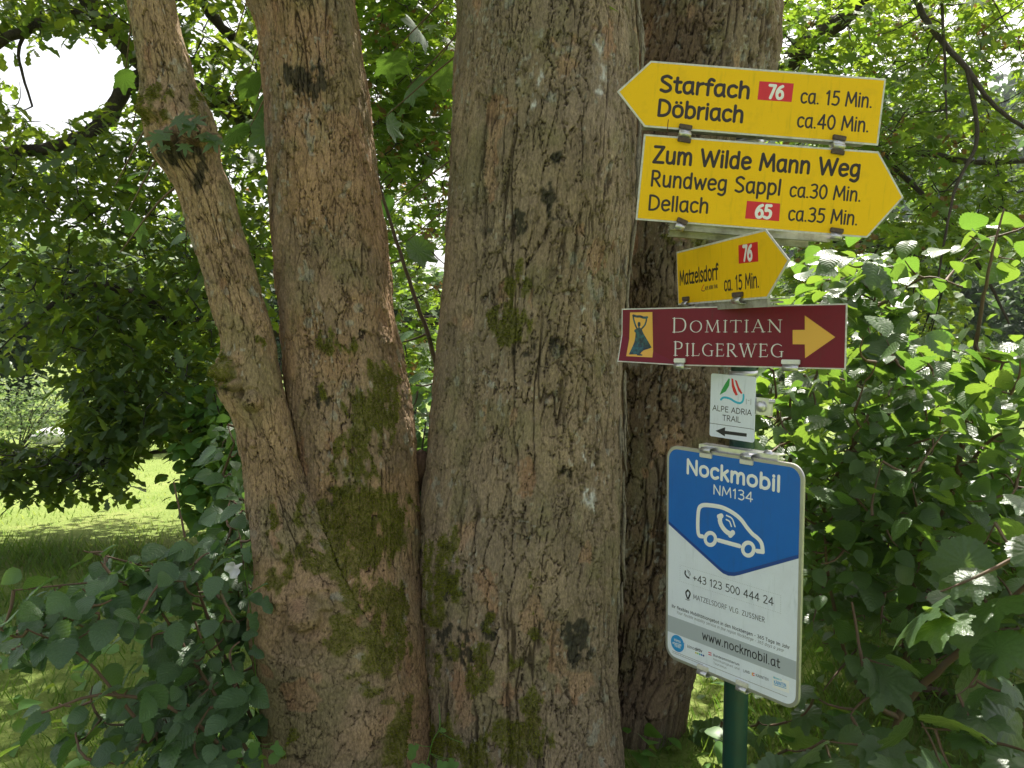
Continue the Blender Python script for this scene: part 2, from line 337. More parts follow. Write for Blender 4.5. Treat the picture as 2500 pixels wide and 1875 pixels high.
def rot_mats(d, n):
    d = d/np.linalg.norm(d, axis=1, keepdims=True); x = np.cross(d, n); x /= np.linalg.norm(x, axis=1, keepdims=True)+1e-9
    z = np.cross(x, d); return np.stack([x, d, z], -1)        # columns
def leaf_frames(n, droop=.35, upright=.75, r=rng, bias=None):
    a = r.uniform(0, 2*np.pi, n); d = np.stack([np.cos(a), np.sin(a), r.normal(-droop, .35, n)], -1)
    if bias is not None: d = d+bias
    nn = np.stack([r.normal(0, 1-upright+.05, n), r.normal(0, 1-upright+.05, n), np.ones(n)*upright], -1)
    return rot_mats(d, nn)
def leaves_mesh(name, T, pos, R, sc, m, r=rng):
    V, F, U = T; n = len(pos); nv = len(V)
    X = np.einsum('nij,vj->nvi', R*sc[:, None, None], V)+pos[:, None]
    FF = (F[None]+(np.arange(n)*nv)[:, None, None]).reshape(-1, F.shape[1])
    return new_mesh(name, X.reshape(-1, 3), FF, m, {'tint': np.repeat(r.random(n), nv), 'luv': np.tile(U, (n, 1))})
_tmesh = {}
def leaf_template(key, T, m):
    k = (key, m.name)
    if k not in _tmesh: _tmesh[k] = new_mesh('leaf', T[0], T[1], m, {'tint': np.zeros(len(T[0])), 'luv': T[2]}, smooth=False)
    return _tmesh[k]
def emit_leaves(parent, key, T, Tfar, pos, R, sc, m, nsingle, r=rng):
    """nearest visible leaves as single parts, the rest as one stuff part"""
    pos = np.asarray(pos); d = np.linalg.norm(pos-np.array([0, 0, CAMZ]), axis=1); q = proj(pos)
    vis = (q[:, 0] > -40) & (q[:, 0] < 2540) & (q[:, 1] > -40) & (q[:, 1] < 1915) & (pos[:, 1] > .5)
    size = np.where(vis, sc/d, 0); idx = np.argsort(-size); nsingle = min(nsingle, int(vis.sum()))
    me = leaf_template(key, T, m); inv = np.array(parent.location)
    for i in idx[:nsingle]:
        o = bpy.data.objects.new('leaf', me); M = Matrix.Identity(4)
        for a in range(3):
            for b in range(3): M[a][b] = R[i][a, b]*sc[i]
            M[a][3] = pos[i][a]-inv[a]
        o.parent = parent; o.matrix_basis = M; col.objects.link(o)
    rest = idx[nsingle:]
    if len(rest):
        link('foliage', leaves_mesh('foliage', Tfar, pos[rest]-inv, R[rest], sc[rest], m, r), parent, kind='stuff')

# ------------------------------------------------------------------ near tree: four stems grown from one base
def rows(tab): return [(y, a, b) for y, a, b in tab]
Arow = [(-60, 262, 355), (0, 275, 375), (100, 292, 402), (180, 305, 425), (215, 308, 440), (250, 309, 462), (290, 313, 474), (330, 326, 478), (360, 346, 482), (385, 366, 490), (400, 372, 500), (450, 395, 515), (500, 410, 525), (600, 440, 555), (700, 470, 590), (750, 479, 598), (790, 470, 603), (830, 466, 612), (860, 478, 620), (900, 502, 630), (1000, 520, 650), (1100, 535, 690), (1200, 545, 740), (1250, 549, 760), (1290, 541, 780), (1340, 541, 800), (1400, 558, 820), (1500, 575, 840), (1659, 600, 850), (1800, 605, 850)]
Brow = [(-60, 505, 765), (0, 528, 770), (50, 550, 780), (100, 560, 785), (200, 568, 800), (300, 575, 810), (400, 582, 822), (500, 587, 835), (600, 595, 845), (700, 605, 857), (800, 615, 877), (900, 630, 895), (1000, 640, 903), (1100, 650, 912), (1200, 655, 915), (1300, 655, 908), (1400, 652, 906), (1500, 655, 912), (1659, 660, 922), (1800, 660, 925)]
Crow = [(-60, 992, 1372), (0, 990, 1376), (100, 988, 1385), (200, 982, 1382), (300, 978, 1380), (400, 972, 1376), (500, 967, 1366), (600, 962, 1352), (700, 955, 1346), (800, 948, 1345), (900, 940, 1345), (1000, 931, 1345), (1100, 924, 1345), (1200, 916, 1341), (1300, 914, 1338), (1400, 915, 1336), (1500, 920, 1340), (1659, 925, 1346), (1800, 922, 1350)]
Drow = [(-60, 1360, 1695), (0, 1360, 1690), (100, 1345, 1687), (200, 1330, 1670), (300, 1315, 1640), (400, 1300, 1615), (500, 1290, 1600), (600, 1285, 1592), (800, 1270, 1588), (1000, 1260, 1580), (1200, 1250, 1560), (1400, 1235, 1515), (1500, 1220, 1490), (1659, 1200, 1470), (1800, 1180, 1465)]
MOSS_LOW = None
class Stem:
    def __init__(s, tab, Y, lean=0.0):
        Z, X, Yc, Rr = [], [], [], []
        for y, a, b in tab:
            yy = Y+lean*(y-800)/1000.
            dl = ray(a*K, y*K); dr = ray(b*K, y*K); al = math.atan2(dl[0], dl[1]); ar = math.atan2(dr[0], dr[1]); am = (al+ar)/2
            D = yy/math.cos(am); r = D*math.sin((ar-al)/2); p = PD((a+b)/2, y, yy)
            X.append(math.tan(am)*yy); Yc.append(yy); Z.append(p[2]); Rr.append(r)
        o = np.argsort(Z); s.Z = np.array(Z)[o]; s.X = np.array(X)[o]; s.Y = np.array(Yc)[o]; s.R = np.array(Rr)[o]
        # carry the stem on past the top and bottom of the picture
        tz = s.Z[-1]; g = (s.X[-1]-s.X[-4])/(s.Z[-1]-s.Z[-4])
        ext = np.array([.8, 2, 3.5, 5.5]); s.Z = np.concatenate([[-.5], s.Z, tz+ext]); s.X = np.concatenate([[s.X[0]], s.X, s.X[-1]+g*ext*.6])
        s.Y = np.concatenate([[s.Y[0]], s.Y, s.Y[-1]+0*ext]); s.R = np.concatenate([[s.R[0]*1.35], s.R, s.R[-1]*(1-ext*.12)])
        zz = np.linspace(-.5, s.Z[-1], 1800); k = np.exp(-np.linspace(-2, 2, 17)**2); k /= k.sum()
        f = lambda a: np.convolve(np.pad(np.interp(zz, s.Z, a), 8, 'edge'), k, 'valid')
        s.zz, s.fx, s.fy, s.fr = zz, f(s.X), f(s.Y), f(s.R)
    def at(s, z): return np.interp(z, s.zz, s.fx), np.interp(z, s.zz, s.fy), np.interp(z, s.zz, s.fr)
    def sdf(s, p): x, y, r = s.at(p[..., 2]); return np.hypot(p[..., 0]-x, p[..., 1]-y)-r
SA, SB, SC, SD = Stem(Arow, 2.43, .06), Stem(Brow, 2.58, .02), Stem(Crow, 2.62), Stem(Drow, 3.12, 0)

# marks on the bark: (x, y, rx, ry, strength) in picture units of 2212 across, used to place real patches on the stems
MOSS = {'A': [(342, 225, 34, 36, 1.2), (422, 232, 26, 26, .8), (490, 800, 22, 34, 1), (588, 1120, 13, 32, 1), (617, 1215, 20, 34, 1), (587, 1262, 26, 26, .9), (558, 740, 12, 18, 1), (652, 1100, 13, 45, 1), (662, 1200, 14, 30, 1), (700, 1210, 30, 40, .9), (625, 1600, 15, 40, .7), (600, 1180, 14, 22, .9)],
 'B': [(705, 738, 18, 28, 1.1), (755, 750, 22, 26, 1), (822, 840, 42, 62, 1.3), (800, 900, 58, 60, 1.3), (838, 900, 26, 48, 1.1), (775, 1000, 45, 70, .9), (720, 1010, 30, 40, .6), (790, 1110, 85, 60, 1.3), (730, 1150, 58, 70, 1.3), (760, 1200, 75, 55, 1.3), (700, 1215, 36, 30, 1.2), (790, 1280, 62, 60, 1.2), (850, 1150, 35, 60, .9), (735, 1370, 32, 52, 1.2), (770, 1420, 35, 60, .9), (820, 1400, 62, 70, 1.1), (855, 1320, 32, 80, .9), (800, 1500, 25, 40, .7), (870, 1560, 38, 75, 1), (846, 1640, 40, 40, .9), (700, 840, 22, 28, .9), (745, 960, 25, 35, .8)],
 'C': [(1115, 612, 26, 36, 1.2), (1098, 705, 44, 46, 1.4), (975, 1185, 26, 40, 1.2), (968, 1262, 40, 34, 1.2), (925, 1215, 14, 60, .9), (935, 1320, 28, 50, 1), (1058, 1352, 18, 26, 1.1), (1150, 1362, 18, 22, 1.1), (1032, 1450, 30, 55, 1.2), (1130, 1600, 62, 60, 1.2), (1070, 1585, 42, 40, .9), (958, 1600, 38, 55, 1.1), (1150, 1520, 26, 45, 1.1), (1110, 1440, 20, 22, .8), (1025, 1640, 36, 36, 1.1), (940, 1440, 22, 45, .8), (1145, 1245, 14, 14, .7), (990, 1400, 20, 30, .8)], 'D': [(1480, 520, 70, 20, .9), (1480, 560, 20, 40, .5)]}
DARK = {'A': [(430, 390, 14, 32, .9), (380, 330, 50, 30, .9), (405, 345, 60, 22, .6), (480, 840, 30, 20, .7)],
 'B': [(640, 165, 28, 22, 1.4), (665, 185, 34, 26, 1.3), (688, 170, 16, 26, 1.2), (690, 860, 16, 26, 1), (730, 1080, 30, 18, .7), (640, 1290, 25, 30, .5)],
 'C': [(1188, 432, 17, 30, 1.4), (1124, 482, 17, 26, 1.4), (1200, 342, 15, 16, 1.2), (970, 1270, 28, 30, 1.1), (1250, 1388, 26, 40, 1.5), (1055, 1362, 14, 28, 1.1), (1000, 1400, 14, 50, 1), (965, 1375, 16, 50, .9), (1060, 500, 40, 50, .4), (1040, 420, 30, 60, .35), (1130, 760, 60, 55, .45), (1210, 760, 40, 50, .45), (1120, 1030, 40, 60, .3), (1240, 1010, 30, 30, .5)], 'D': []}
PINK = {'A': [(595, 1130, 14, 60, .9), (680, 880, 20, 10, .5), (640, 1300, 60, 50, .4)],
 'B': [(772, 290, 13, 55, 1.1), (740, 540, 20, 40, .5), (780, 640, 30, 40, .5), (720, 960, 35, 60, .6), (870, 1090, 22, 60, .9), (830, 1200, 16, 40, .9), (770, 1180, 14, 24, .9), (825, 690, 14, 26, .7), (680, 1050, 20, 45, .5), (870, 1400, 30, 100, .7), (760, 1340, 30, 30, .6)],
 'C': [(1292, 545, 20, 34, 1.3), (1318, 85, 12, 38, 1.2), (1225, 140, 22, 24, .9), (1002, 1480, 22, 80, 1.4), (1010, 1420, 24, 60, 1.1), (1150, 1320, 30, 40, 1), (1195, 1380, 18, 40, 1.1), (1045, 1250, 22, 26, .9), (1060, 1310, 20, 50, .8), (1000, 700, 35, 70, .5), (1000, 1150, 30, 40, .7), (1090, 640, 18, 40, .6), (1100, 1500, 20, 30, .8), (1150, 1560, 20, 24, .9)], 'D': [(1560, 1370, 18, 30, 1), (1530, 1400, 22, 60, .5)]}
BUMP = {'A': [(330, 235, 26, .022), (362, 300, 30, .02), (420, 285, 34, .028), (450, 305, 24, .02), (492, 800, 24, .034), (505, 832, 18, .034), (545, 868, 26, .026), (520, 850, 12, -.02), (655, 1330, 42, .045), (640, 1345, 12, -.02), (700, 1300, 26, .02), (610, 1290, 40, .012), (690, 1270, 30, .012), (547, 960, 12, .01)],
 'B': [(700, 1320, 40, .012)], 'C': [(1225, 490, 16, .006), (1130, 1540, 30, .008)], 'D': [(1500, 540, 60, .02)]}
MOSS['A'] += [m_ for m_ in MOSS['B'] if m_[1] > 1040]; PINK['A'] += [m_ for m_ in PINK['B'] if m_[1] > 1040]
def marks(q, lst, w=1.0):
    r = np.zeros(q.shape[:-1])
    for x, y, rx, ry, s in lst:
        d = ((q[..., 0]-x)/rx)**2+((q[..., 1]-y)/ry)**2; r = np.maximum(r, s*np.exp(-d*.8))
    return r
near = thing('maple_tree', 'big mossy brown tree whose four thick furrowed stems fill the middle of the view', 'tree', (0, 0, 0))
moss_P, moss_N = [], []
def build_stem(key, S, others, na, dz, seed, cell=(.038, .115), crack=1.0, tone=(.27, .205, .145)):
    zlo, zhi = 0.1, PD(0, -60, S.Y.mean())[2]
    z = np.concatenate([[-.45, -.2, -.05], np.arange(zlo, zhi, dz), np.linspace(zhi, S.Z[-1], 40)[0:]])
    # more vertices on the side towards the path
    t = np.linspace(0, 1, na, endpoint=False)-.5; th = -np.pi/2 + np.sign(t)*np.where(np.abs(t) < .42, np.abs(t)/.42*2.0, 2.0+(np.abs(t)-.42)/.08*(np.pi-2.0))
    TH, Zg = np.meshgrid(th, z); cx, cy_, r = S.at(Zg)
    dirx, diry = np.cos(TH), np.sin(TH)
    # fluting and swellings
    lf = 1+.035*np.sin(3*TH+Zg*1.1+seed)+.02*np.sin(5*TH-Zg*2.3+seed*2)+.05*(vnoise(dirx*1.7+seed, diry*1.7, Zg*2.2, seed)-.5)
    rho = r*lf
    blend = np.zeros_like(rho)
    for O, k_lo, k_hi, ztop in others:
        kk = k_hi+(k_lo-k_hi)*sstep(ztop+.1, ztop-.35, Zg)
        rr = rho.copy()
        for it in range(7):
            p = np.stack([cx+dirx*rr, cy_+diry*rr, Zg], -1); dA = np.hypot(p[..., 0]-cx, p[..., 1]-cy_)-rho; dB = O.sdf(p)
            h = np.maximum(kk-np.abs(dA-dB), 0)/kk; s_ = np.minimum(dA, dB)-h*h*kk/4
            rr = np.where(dB > dA-.002, rr-.8*s_, rho-.01); rr = np.clip(rr, rho*.9, rho+.2)
        blend = np.maximum(blend, rr-rho); rho = np.maximum(rho-.01, rr)
    base = np.stack([cx+dirx*rho, cy_+diry*rho, Zg], -1)
    q = proj(base)/K; q0 = q; rm = float(np.median(S.fr[(S.zz > .3) & (S.zz < 2.4)]))
    u = (TH+np.pi/2)*rm; v = Zg
    q = q+np.stack([fbm(u*34, v*26, seed=seed+7, oct=5)-.5, fbm(u*34+50, v*26, seed=seed+8, oct=5)-.5], -1)*np.array([62, 78])*.8
    circ = 2*np.pi*rm; nw = max(6, int(round(circ/cell[0]))); U = u/circ*nw; Vv = v/cell[1]
    wob = (fbm(u*9+seed, v*6, seed=seed, oct=3)-.5)*1.3; wob2 = (fbm(u*30, v*14+7, seed=seed+3, oct=3)-.5)*.55; jag = (vnoise(u*260, v*120, seed=seed+4)-.5)*.16
    d1, d2, cid, du, dv = voronoi(U+wob+wob2+jag, Vv+.35*wob+1.3*wob2+jag*1.5, seed, nw)
    e = d2-d1
    gate = sstep(.27, .44, fbm(u*14, v*7, seed=seed+30, oct=3))         # fissures come and go
    wd = (.03+.085*fbm(u*12, v*10, seed=seed+21, oct=2))*crack
    hor = sstep(.3, .75, np.abs(dv)/(np.abs(du)*1.2+np.abs(dv)+1e-3))
    c1 = (1-sstep(wd*.35, wd, e))*gate*(1-.6*hor)
    d1b, d2b, cidb, dub, dvb = voronoi(U*2.1+wob*1.7+wob2*2+jag*2, Vv*1.7+wob+wob2*3, seed+50, int(nw*2.1) or 1)
    c2 = (1-sstep(.02, .075, d2b-d1b))*sstep(.45, .6, fbm(u*20+3, v*9, seed=seed+33, oct=3))*.9
    # ridged long furrows
    rid = 1-np.abs(2*fbm((u+.012*wob)*26, v*2.6, seed=seed+60, oct=3)-1); rid = sstep({'A': .955, 'B': .95}.get(key, .925), .985, rid)*sstep(*({'A': (.5, .62), 'B': (.48, .6)}.get(key, (.42, .58))), fbm(u*7, v*3, seed=seed+61, oct=2))
    ck = np.clip(np.maximum(np.maximum(c1, c2*.7), rid*.85), 0, 1)
    bare = np.clip(marks(q, PINK[key])+(sstep(.66, .78, fbm(u*11+9, v*6, seed=seed+70))*.7), 0, 1.2)
    bare_s = sstep(.35, .6, bare*(.6+.8*fbm(u*45, v*25, seed=seed+71, oct=3)))
    smooth_low = 1-.35*sstep(1000, 1500, q[..., 1])*(key in 'AB')
    plate = (cid-.5)*.0045 + (du*(cidb-.5)*.004 - dv*.004)            # plates lift at their lower edge
    h = (plate+(cidb-.5)*.002)*smooth_low*(1-bare_s*.6) - ck*.015*crack*(1-.45*bare_s)*smooth_low - bare_s*.003
    h += (fbm(u*60, v*40, seed=seed+80, oct=4)-.5)*.006+(vnoise(u*330, v*170, seed=seed+81)-.5)*.0016+(fbm(u*10, v*8, seed=seed+82, oct=2)-.5)*.012
    moss = marks(q, MOSS[key])*(-.12+2.1*fbm(u*62, v*24, seed=seed+90, oct=5)); moss_m = sstep(.42, .66, moss)
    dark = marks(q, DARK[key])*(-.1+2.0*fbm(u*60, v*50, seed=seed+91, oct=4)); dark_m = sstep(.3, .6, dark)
    h += moss_m*.003
    for bx, by, br, bh in BUMP[key]:
        dd = np.hypot(.8*q0[..., 0]+.2*q[..., 0]-bx, .8*q0[..., 1]+.2*q[..., 1]-by)/br; wv = 1+.35*(fbm(u*40, v*40, seed=seed+95, oct=2)-.5)
        h += bh*1.5*np.exp(-dd**2*1.2)*wv - bh*.5*np.exp(-((dd-.95)/.25)**2)
    rho2 = rho+h
    Vt = np.stack([cx+dirx*rho2, cy_+diry*rho2, Zg], -1)
    # bark colours, with some shade painted into the fissures and the back stem
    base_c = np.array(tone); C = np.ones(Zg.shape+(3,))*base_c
    g1 = fbm(u*6, v*4, seed=seed+100, oct=4)[..., None]; g2 = fbm(u*18, v*12, seed=seed+101, oct=4)[..., None]
    C = C*(.78+.44*g2); grey = np.array([.225, .18, .125]); C = C*(1-sstep(.46, .66, g1)*.5)+grey*sstep(.46, .66, g1)*.5*(.8+.4*g2)
    olive = np.array([.20, .18, .09]); wv = sstep(.55, .72, fbm(u*9+40, v*7, seed=seed+104, oct=4))[..., None]*.5; C = C*(1-wv)+olive*wv
    C = C*(.91+.18*cid[..., None])
    pk = np.array([.36, .235, .145]); redd = np.array([.27, .12, .06]); w = bare_s[..., None]*.75; pm = sstep(.4, .7, vnoise(u*25, v*14, seed=seed+102))[..., None]
    C = C*(1-w)+(pk*(1-pm*.45)+redd*pm*.45)*w*(.8+.4*g2)
    C = C*(1-.88*ck[..., None])+np.array([.028, .018, .011])*.88*ck[..., None]  # deep bark colour, darkened further to stand in for crevice shade
    lich = sstep(.80, .86, vnoise(u*95, v*80, seed=seed+110))*sstep(.5, .65, fbm(u*8, v*8, seed=seed+111, oct=2)); C = C*(1-lich[..., None]*.45)+np.array([.42, .42, .36])*lich[..., None]*.45
    lp = sstep(.68, .75, fbm(u*30, v*22, seed=seed+112, oct=4))*sstep(.5, .6, fbm(u*4+9, v*3, seed=seed+113, oct=2)); C = C*(1-lp[..., None]*.4)+np.array([.33, .36, .31])*lp[..., None]*.4
    if key == 'C':
        for lx, ly, lr in [(1302, 100, 7), (1302, 160, 8), (1172, 178, 4), (1292, 205, 5), (1155, 218, 5), (1182, 160, 4), (1262, 665, 4), (1264, 975, 3), (1272, 1060, 5), (1268, 1075, 5), (1272, 1090, 4), (1280, 1000, 3)]:
            k = np.exp(-(((q[..., 0]-lx)/lr)**2+((q[..., 1]-ly)/(lr*1.9))**2))[..., None]; C = C*(1-np.clip(k*1.3, 0, .85))+np.array([.6, .6, .56])*np.clip(k*1.3, 0, .85)
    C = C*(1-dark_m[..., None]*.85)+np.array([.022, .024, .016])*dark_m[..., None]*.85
    mg = np.array([.12, .125, .022])*(.6+.9*fbm(u*70, v*60, seed=seed+103, oct=3)[..., None]); C = C*(1-moss_m[..., None]*.72)+mg*moss_m[..., None]*.72
    nz, nt = Zg.shape; i = (np.arange(nz-1)[:, None]*nt+np.arange(nt)[None]); j = (np.arange(nz-1)[:, None]*nt+(np.arange(nt)+1)[None] % nt)
    F = np.stack([i, j, j+nt, i+nt], -1).reshape(-1, 4)
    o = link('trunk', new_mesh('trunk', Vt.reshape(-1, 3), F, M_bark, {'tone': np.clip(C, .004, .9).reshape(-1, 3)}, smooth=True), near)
    # moss seeds
    m = (moss_m > .62+.3*vnoise(u*160, v*70, seed=seed+97)) & (diry < .2) & (blend < .12)
    idx = np.argwhere(m); 
    if len(idx):
        k = min(len(idx)*1, {'A': 14000, 'B': 34000, 'C': 26000, 'D': 3000}[key]); s = idx[rng.integers(0, len(idx), k)]
        pp = Vt[s[:, 0], s[:, 1]]+rng.normal(0, .0015, (k, 3)); moss_P.append(pp); moss_N.append(np.stack([dirx[s[:, 0], s[:, 1]], diry[s[:, 0], s[:, 1]], np.zeros(k)], -1))
    return o
build_stem('A', SA, [(SB, .34, .015, PD(0, 1120, 2.5)[2])], 280, .0038, 1, (.032, .10), .6, (.345, .235, .135))
build_stem('B', SB, [(SA, .34, .015, PD(0, 1120, 2.5)[2]), (SC, .012, .006, .3)], 400, .0038, 2, (.036, .11), .7, (.345, .22, .125))
build_stem('C', SC, [(SB, .012, .006, .3), (SD, .02, .01, .2)], 520, .0038, 3, (.040, .14), .78, (.285, .215, .14))
build_stem('D', SD, [(SC, .02, .01, .2)], 360, .0055, 4, (.05, .14), 1.1, (.19, .135, .085))  # back stem: its deeper shade is put into a darker base tone
# moss tufts
mp = np.concatenate(moss_P); mn = np.concatenate(moss_N); k = len(mp)
d = mn*1.0+rng.normal(0, .55, (k, 3)); d[:, 2] -= .25
Rm = rot_mats(d, rng.normal(0, 1, (k, 3))); Tm = (np.array([(-.16, 0, 0), (.16, 0, 0), (.09, .6, .05), (0, 1, .1), (-.09, .6, .05)]), np.array([(0, 1, 2), (0, 2, 4), (4, 2, 3)]), np.zeros((5, 2)))
link('moss', leaves_mesh('moss', Tm, mp, Rm, rng.uniform(.004, .0105, k), M_moss), near, kind='stuff')
# long loose bark strips at the right edge of the front stem
acc = Acc()
for i in range(46):
    y0 = random.uniform(-40, 1300); z0 = PD(0, y0, 2.6)[2]; x, yy, r = SC.at(z0); a = math.radians(random.uniform(-28, 6)); L = random.uniform(.05, .22)
    for s in range(1):
        pts = []
        for t in np.linspace(0, 1, 6):
            zz = z0-L*t; cxx, cyy, rr = SC.at(zz); rr = rr*1.01+.004+.02*(t-.35)**2*random.uniform(.2, 2); pts.append((cxx+math.cos(a)*rr, cyy+math.sin(a)*rr, zz))
        V, F = tube_data(pts, np.array([.002, .005, .006, .005, .003, .0008])*random.uniform(.6, 1.3), 6); acc.add(V, F)
me = acc.mesh('bark_strips', M_bark); at = me.attributes.new('tone', 'FLOAT_COLOR', 'POINT'); at.data.foreach_set('color', np.tile([.27, .235, .18, 1], len(me.vertices)).astype(np.float32))
link('bark_strips', me, near, kind='stuff')
# broken stub between the second and third stems
pts = smooth_line([PD(885, 1075, 2.66), PD(900, 1035, 2.62), PD(912, 1000, 2.58), PD(905, 972, 2.60)], 8); nn = len(pts)
V, F = tube_data(pts, np.interp(np.linspace(0, 1, nn), [0, .35, .6, .85, 1], [.02, .034, .030, .026, .004]), 40)
V = V+(fbm(V[:, 0]*60, V[:, 1]*60, V[:, 2]*40, 5)[:, None]-.5)*.012
link('broken_stub', new_mesh('stub', V, F, M_bark, {'tone': np.tile([.10, .06, .04], (len(V), 1))*(.6+.8*fbm(V[:, 0]*90, V[:, 1]*90, V[:, 2]*50, 6)[:, None])}, smooth=True), near)

# ------------------------------------------------------------------ branching plants
def grow(name, label, cat, mains, nodes, T, Tf, key, lmat, bmat, leaf, per, spread, nsingle, seed, twig_r=.004, droop=.35, upright=.75, group=None, base=None, main_names='branch', jitter=.25, exclude=None, bias=None, clump=None):
    """mains: list of (points, r0, r1). nodes: (n,3) twig ends. Leaves sit round each twig end and along it"""
    r = np.random.default_rng(seed)
    base = np.array(base if base is not None else mains[0][0][0], float); root = thing(name, label, cat, tuple(base), group)
    allp = []; allr = []
    for pts, r0, r1 in mains:
        pl = smooth_line(pts, 7); n = len(pl); pl = pl+np.concatenate([[np.zeros(3)], r.normal(0, r0*.09, (n-2, 3)), [np.zeros(3)]]) if n > 2 else pl
        rad = np.linspace(r0, r1, n); V, F = tube_data(pl-base, rad, 12 if r0 > .03 else 8)
        if r0 > .03: V = V+(fbm(V[:, 0]*30, V[:, 1]*30, V[:, 2]*20, 2)[:, None]-.5)*r0*.3
        me = new_mesh(main_names, V, F, bmat, smooth=True)
        if bmat in (M_bark, M_darkbark):
            at = me.attributes.new('tone', 'FLOAT_COLOR', 'POINT'); c = np.tile([.075, .062, .05, 1], (len(V), 1)); c[:, :3] *= (.6+.8*fbm(V[:, 0]*20, V[:, 1]*20, V[:, 2]*12, 3)[:, None]); at.data.foreach_set('color', c.astype(np.float32).ravel())
        link(main_names if r0 < .075 else 'trunk', me, root); allp.append(pl); allr.append(rad)
    net = np.concatenate(allp); nodes = np.asarray(nodes)
    d0 = np.array([np.min(np.linalg.norm(net-q, axis=1)) for q in nodes]); order = np.argsort(d0)
    pts_net = list(net); acc = Acc(); segs = []
    netA = np.zeros((len(net)+len(nodes)*4, 3)); netA[:len(net)] = net; cnt = len(net)
    lp = []; 
    for oi in order:
        q = nodes[oi]; dd = np.linalg.norm(netA[:cnt]-q, axis=1)+ .25*np.maximum(0, netA[:cnt, 2]-q[2])*0; j = int(np.argmin(dd)); p = netA[j]; L = dd[j]
        if L < .02: lp.append(q); continue
        n = 5; t = np.linspace(0, 1, n)[:, None]; mid = r.normal(0, .10*L, 3); sag = np.array([0, 0, -.08*L])
        c = p*(1-t)+q*t+(mid+sag)*(4*t*(1-t)); rr = np.linspace(twig_r*(1+2.2*min(L, 1.2)), twig_r*.5, n)
        V, F = tube_data(c-base, rr, 5); acc.add(V, F)
        netA[cnt:cnt+3] = c[2:]; cnt += 3
        lp.append(q)
        for tt in np.arange(.35, 1, max(.12, .16/max(L, .01))): lp.append(p*(1-tt)+q*tt+(mid+sag)*(4*tt*(1-tt)))
    if acc.n: link('twigs', acc.mesh('twigs', M_twig if bmat is M_bark else (bmat if bmat not in (M_darkbark,) else M_darktwig)), root, kind='stuff')
    lp = np.array(lp); pos = np.repeat(lp, per, axis=0); pos = pos+r.normal(0, spread, pos.shape)*np.array([1, 1, .7])
    if clump is not None: pos = pos[fbm(pos[:, 0]*clump[0], pos[:, 1]*clump[0], pos[:, 2]*clump[0]*1.4, seed, 3) > clump[1]]
    if exclude is not None: pos = pos[~exclude(pos)]
    n = len(pos); R = leaf_frames(n, droop, upright, r, bias); sc = leaf*r.uniform(.5, 1.3, n)
    emit_leaves(root, key, T, Tf, pos, R, sc, lmat, nsingle, r)
    return root
def scatter(n, regions, seed, holes=()):
    """regions: (x0,y0,x1,y1,Y0,Y1,weight) measured on the picture (2212 wide)"""
    r = np.random.default_rng(seed); w = np.array([g[6] for g in regions], float); w /= w.sum(); out = []
    while len(out) < n:
        g = regions[r.choice(len(regions), p=w)]; x, y, Y = r.uniform(g[0], g[2]), r.uniform(g[1], g[3]), r.uniform(g[4], g[5])
        if any(((x-h[0])/h[2])**2+((y-h[1])/h[3])**2 < 1 for h in holes): continue
        p = PD(x, y, Y)
        if p[2] < ground_z(p[0], p[1])+.15: continue
        out.append(p)
    return np.array(out)
def in_holes(holes, Ymin=0):
    def f(pos):
        q = proj(pos)/K; m = np.zeros(len(pos), bool)
        for h in holes: m |= (((q[:, 0]-h[0])/h[2])**2+((q[:, 1]-h[1])/h[3])**2 < .75+.5*vnoise(pos[:, 0]*6, pos[:, 1]*6, pos[:, 2]*6, 5))
        return m
    return f
# openings in the crowns where the sky or the meadow shows
H_oak = [(190, 160, 100, 72), (120, 215, 90, 45), (35, 140, 60, 25), (60, 880, 95, 75), (90, 935, 60, 30), (370, 1010, 95, 55), (230, 1140, 400, 55), (470, 45, 40, 28)]
gz = lambda x, y: float(ground_z(np.array([x]), np.array([y]))[0])
# oak behind the second stem, spreading to the left
ob = PD(700, 1000, 7.2); ob[2] = gz(ob[0], 7.2)-.1
oak_m = [([ob, PD(705, 600, 7.2), PD(690, 300, 7.2), PD(640, -200, 7.3), PD(560, -700, 7.2)], .26, .12),
 ([PD(690, 420, 7.2), PD(560, 285, 6.8), PD(450, 210, 6.5), PD(330, 160, 6.3), PD(240, 60, 6.1), PD(160, -40, 6)], .10, .05),
 ([PD(450, 210, 6.5), PD(330, 170, 6.3), PD(270, 190, 6.2), PD(235, 255, 6.1), PD(160, 300, 6), PD(30, 330, 5.9), PD(-150, 300, 5.8)], .075, .035),
 ([PD(240, 60, 6.1), PD(150, 30, 6), PD(60, 60, 5.8), PD(-60, 130, 5.6)], .05, .03),
 ([PD(60, 60, 5.8), PD(40, 120, 5.8), PD(70, 230, 5.8)], .015, .008),
 ([PD(700, 650, 7.2), PD(560, 560, 6.6), PD(420, 700, 6.1), PD(300, 640, 5.8), PD(180, 620, 5.5), PD(60, 700, 5.2)], .06, .012),
 ([PD(690, 700, 7.2), PD(540, 740, 6.7), PD(440, 860, 6.2), PD(385, 960, 5.9), PD(260, 990, 5.6)], .05, .008),
 ([PD(460, 800, 6.2), PD(455, 900, 6.1), PD(430, 990, 6.0), PD(400, 1060, 5.9), PD(380, 1090, 5.8)], .014, .004),
 ([PD(700, 250, 7.2), PD(600, 150, 6.8), PD(480, 60, 6.5), PD(400, -60, 6.3)], .06, .03)]
